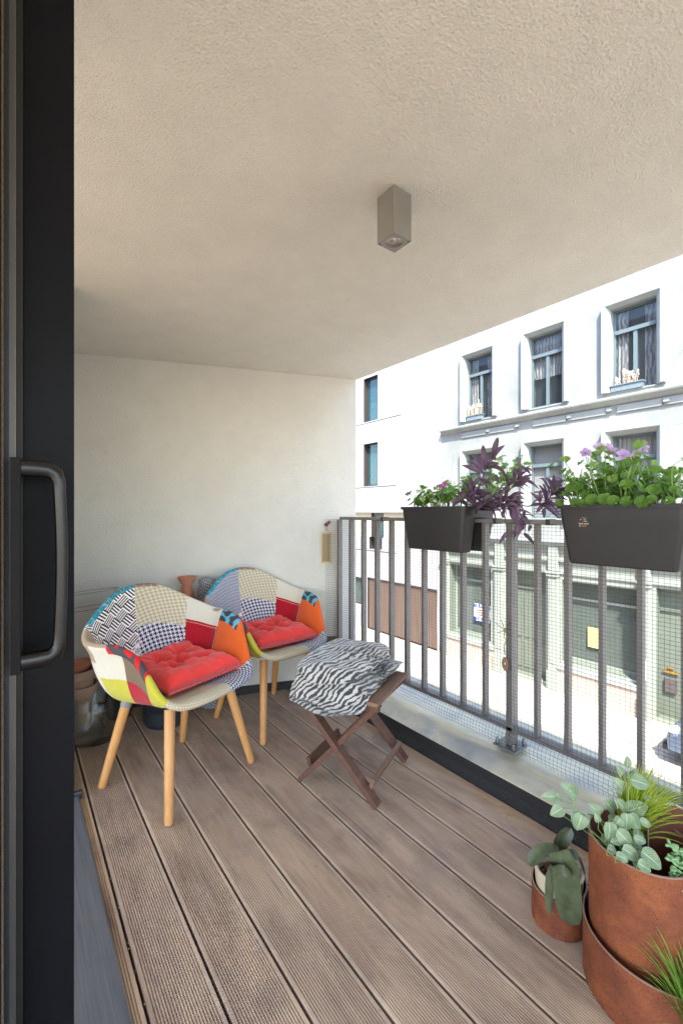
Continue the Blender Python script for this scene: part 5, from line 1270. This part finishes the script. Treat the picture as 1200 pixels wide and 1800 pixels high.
C0 = Vector((ORC[0]-.008, ORC[1], .145))
def orchleaf(pts, w_, up):
    """smooth blade through control points"""
    P = [Vector(p) for p in pts]; n = 16; vs = []; uv = []; up = Vector(up)
    def ev(t):
        k = len(P)-1; f = min(t*k, k-1e-6); i = int(f); u = f-i; p0 = P[max(i-1, 0)]; p1 = P[i]; p2 = P[i+1]; p3 = P[min(i+2, k)]
        return .5*(2*p1+(p2-p0)*u+(2*p0-5*p1+4*p2-p3)*u*u+(3*p1-p0-3*p2+p3)*u**3)
    for i in range(n+1):
        t = i/n; p = ev(t); d = (ev(min(1, t+.02))-ev(max(0, t-.02))).normalized(); sd = d.cross(up).normalized(); nn = sd.cross(d).normalized(); h = w_/2*lshape(t)
        for j in range(-3, 4):
            q = j/3; vs.append(p+sd*h*q+nn*(h*.30*abs(q)**1.2+.0)); uv.append((q*.5+.5, t))
    b0 = len(vs); 
    vs2 = [Vector(v)-up.normalized()*.0016 for v in vs]
    fs = [(i*7+j, i*7+j+1, (i+1)*7+j+1, (i+1)*7+j) for i in range(n) for j in range(6)]
    lf.add(vs, fs, 0, uv); lf.add(vs2, [f[::-1] for f in fs], 0, uv)
ups = ((-.8, -.5, .2), (-.3, -.2, 1), (-.2, .1, 1), (.1, -.4, 1), (-.85, -.42, .35), (-.8, .2, .4))
for (pts, w_), f, u in zip(OL, FAC, ups):
    q = [(x*f, y*f, 1.2+(z-1.2)*f) for x, y, z in pts]
    if (Vector(q[0])-C0).length > .02: q = [tuple(C0)]+q
    orchleaf(q, w_*(1.05 if w_ > .05 else .82 if w_ > .031 else 1.25), u)
pobj(lf, 'foliage', L_ORC, oc, smooth=True)

# ================================================================ THINGS BY THE END WALL
def pot(name, c, prof, mat, label, cat, seg=48, z0=0, group=None, soil=None, part='shell'):
    e = empty(name, (*c, z0), 0, label, cat, group); m = M(); m.lathe(prof, (0, 0, 0), seg); m.obj(part, mat, e, smooth=True, ang=50)
    if soil: m = M(); m.lathe([(.0001, soil[1]), (soil[0], soil[1])], (0, 0, 0), 30); m.obj('soil', M_SOIL, e)
    return e
pot('flower_pot', (.705, 2.615), [(.0001, 0), (.105, 0), (.112, .008), (.142, .20), (.150, .205), (.150, .228), (.142, .228), (.134, .20), (.12, .03), (.0001, .03)], M_BLUEPOT, 'large slate blue pot under the armchair nearest the door', 'plant pot', soil=(.133, .19))
pot('flower_pot', (.505, 2.85), [(.0001, 0), (.060, 0), (.082, .22), (.088, .222), (.088, .24), (.080, .24), (.07, .03), (.0001, .03)], M_GREENPOT, 'dark green pot behind the glass vase at the end wall', 'plant pot', soil=(.077, .21))
pot('flower_pot', (1.70, 2.405), [(.0001, 0), (.075, 0), (.10, .12), (.108, .30), (.113, .33), (.108, .335), (.100, .31), (.08, .03), (.0001, .03)], M_GREYPOT, 'woven grey pot in the corner behind the armchair beside the railing', 'plant pot', soil=(.1, .30))
gl = lambda r, h, t: [(.0001, 0), (r-.004, 0), (r, .004), (r, h-.002), (r-t/2, h), (r-t, h-.002), (r-t, .016), (r-t-.01, .010), (.0001, .010)]
pot('glass_vase', (.355, 2.665), gl(.122, .235, .0045), M_GLASS, 'wide clear glass cylinder vase on the deck by the end wall', 'vase', 64, part='glass')
pot('glass_vase', (.318, 2.640), gl(.072, .165, .003), M_GLASS, 'smaller clear glass inside the wide glass vase', 'vase', 48, .012, part='glass')
pot('terracotta_pot', (.300, 2.835), [(.0001, 0), (.06, 0), (.082, .19), (.092, .19), (.094, .24), (.084, .24), (.07, .02), (.0001, .02)], M_TERRAP, 'pale terracotta pot at the bottom of the stack behind the glass vase', 'plant pot', 40)
pot('terracotta_pot', (.302, 2.835), [(.0001, 0), (.058, 0), (.070, .12), (.082, .125), (.085, .17), (.076, .17), (.06, .02), (.0001, .02)], M_TERRAP, 'pale terracotta pot at the top of the stack behind the glass vase', 'plant pot', 40, .155)
m = M(); m.lathe([(.0001, .0), (.062, .0), (.070, .018), (.064, .018), (.058, .008), (.0001, .008)], (0, 0, 0), 36)
o = m.obj('terracotta_saucer', M_TERRA, None, smooth=True, ang=40, loc=(.292, 2.832, .336)); o.rotation_euler = (.12, -.16, 0); tag(o, 'terracotta saucer lying tilted on the stacked pots', 'saucer')
# tall terracotta vase and rolled blanket behind the chair
pot('floor_vase', (.862, 2.735), [(.0001, 0), (.055, 0), (.075, .10), (.082, .30), (.070, .52), (.050, .66), (.030, .735), (.028, .75), (.050, .785), (.058, .800), (.055, .802), (.046, .786), (.022, .75), (.022, .60)], M_TERRA, 'tall terracotta floor vase with flared lip against the end wall', 'vase', 48)
m = M(); n = 48; R0 = []
def rollr(q, z): return .072*(1+.05*math.sin(3*q+z*9)+.03*math.sin(7*q+z*17))
secs = [(0, .9), (.01, 1.), (.2, 1.), (.4, 1.), (.6, 1.02), (.68, 1.03), (.715, .98), (.735, .80), (.752, .74), (.770, .70), (.785, .55), (.795, .30), (.799, .02)]
vs = []; uv = []
for z, k in secs:
    for i in range(n):
        q = 2*PI*i/n; r = rollr(q, z)*k; vs.append((r*math.cos(q)-.03*max(0, (z-.7)/.1), r*math.sin(q), z+(.012*math.sin(q*3) if .65 < z < .78 else 0))); uv.append((q*.075, z))
m.add(vs, [(i*n+k, i*n+(k+1) % n, (i+1)*n+(k+1) % n, (i+1)*n+k) for i in range(len(secs)-1) for k in range(n)]+[tuple(range(n))[::-1]], 0, uv)
o = m.obj('rolled_blanket', houndstooth('grey_check_wool', (168, 166, 168), (86, 86, 96), .016, .6), None, smooth=True, loc=(.985, 2.665, .002)); tag(o, 'rolled grey checked blanket standing on end between the armchairs', 'blanket')
# wire hoops of a plant support leaning behind the chair
m = M(); 
for z, r in ((.755, .155), (.665, .150)): m.tube([(.34+r*math.cos(2*PI*k/40), 2.80+r*.9*math.sin(2*PI*k/40)-.0, z+.018*math.cos(2*PI*k/40+1)) for k in range(41)], .0016, 5, caps=False)
e = empty('wire_support', (.34, 2.80, 0), 0, 'thin grey wire plant support with two hoops beside the armchair nearest the door', 'plant support')
o = m.obj('hoop', M_WIRE, e); o.location = -Vector(e.location)
for an in (.35,):
    m = M(); m.tube([(.15*math.cos(an), .135*math.sin(an), .0), (.152*math.cos(an), .137*math.sin(an), .76)], .0016, 5); m.obj('leg', M_WIRE, e)

# plaque and hanging ornament
pq = empty('hanging_plaque', (1.745, 2.500, 1.07), math.radians(-40), 'narrow beige framed plaque hanging from the end of the railing', 'plaque')
m = M(); w2, h0, h1 = .034, -.225, -.010
m.box(-w2, w2, -.006, .004, h0, h0+.012); m.box(-w2, w2, -.006, .004, h1-.012, h1); m.box(-w2, -w2+.009, -.006, .004, h0+.0121, h1-.0121); m.box(w2-.009, w2, -.006, .004, h0+.0121, h1-.0121)
m.obj('frame', simple('beige_frame', (188, 168, 130), .6, .08, 20), pq, bevel=.001)
m = M(); m.box(-w2+.0091, w2-.0091, -.002, .002, h0+.0122, h1-.0122); m.obj('panel', basket('patterned_tile', .03, (196, 182, 152), (150, 136, 110), .2), pq)
m = M(); m.tube([(-.012, 0, h1), (-.004, 0, .02), (0, .0, .045)], .0012, 5); m.tube([(.012, 0, h1), (.004, 0, .02), (0, 0, .045)], .0012, 5); m.obj('cord', M_GREYPOT, pq)
m = M(); m.blob((.006, -.012, .045), .016, .012, .014, 8, 6, jit=.6); m.blob((.02, -.008, .06), .011, .01, .012, 8, 6, jit=.6); m.obj('knot', simple('rusty_ribbon', (104, 74, 62), .8, .3, 60), pq, smooth=True)
ho = empty('hanging_ornament', (1.776, 1.139, .72), 0, 'wire insect ornament with a round wooden disc hanging on the middle post', 'ornament')
m = M(); B = (0, 0, -.055)
for an, L in ((.5, .05), (1.2, .045), (2.2, .05), (2.8, .04), (-.4, .035), (3.6, .035)): m.tube([B, (-.004, L*.5*math.cos(an), -.055+L*.6*math.sin(an)), (-.006, L*math.cos(an), -.055+L*1.1*math.sin(an))], .0013, 5)
m.obj('wire_leg', M_BLACK, ho)
m = M(); m.blob(B, .007, .009, .010, 8, 6); m.tube([(0, 0, .0), (0, 0, -.05)], .0008, 4); m.tube([(0, 0, -.062), (.0, .006, -.085), (0, -.006, -.10), (0, .004, -.125), (0, 0, -.165)], .0022, 6); m.obj('body', simple('twisted_cord', (150, 128, 84), .8, .2, 90), ho, smooth=True)
m = M(); n = 28; pr = [(.005, -.003), (.018, -.003), (.020, 0), (.018, .003), (.005, .003), (.005, -.003)]
m.lathe(pr, (0, 0, 0), 32); o = m.obj('disc', simple('wooden_disc', (134, 100, 78), .6, .3, 90), ho, smooth=True, ang=40); o.rotation_euler = (0, PI/2, 0); o.location = (0, 0, -.205); o.scale = (1.55, .8, 1)
# crumbs and bits caught in the gaps between the boards
m = M(); rnd = random.Random(77)
for k in range(60):
    x = .257+.153*rnd.randint(0, 8)+rnd.uniform(-.004, .004) if k % 3 else rnd.uniform(.3, 1.6); y = rnd.uniform(.7, 2.4) if k > 14 else rnd.uniform(1.1, 1.75)
    if k <= 14: x = .257+rnd.uniform(-.004, .005)
    m.blob((x, y, .0012), rnd.uniform(.0008, .0026), rnd.uniform(.0008, .002), .0011, 5, 3, jit=.5)
o = m.obj('crumbs', simple('pale_crumbs', (176, 160, 138), .9), None); tag(o, kind='stuff')
# a few dry twigs on the deck by the upstand
m = M(); rnd = random.Random(8)
for k in range(6):
    x, y = 1.585+rnd.uniform(-.02, .02), 1.02+rnd.uniform(-.09, .09); an = rnd.uniform(1.2, 2.2); L = rnd.uniform(.02, .05)
    m.tube([(x, y, .003), (x+L*.5*math.cos(an), y+L*.5*math.sin(an), .006), (x+L*math.cos(an+.5), y+L*math.sin(an+.5), .003)], .0009, 4)
o = m.obj('dry_twigs', simple('straw', (170, 140, 88), .8), None); tag(o, kind='stuff')
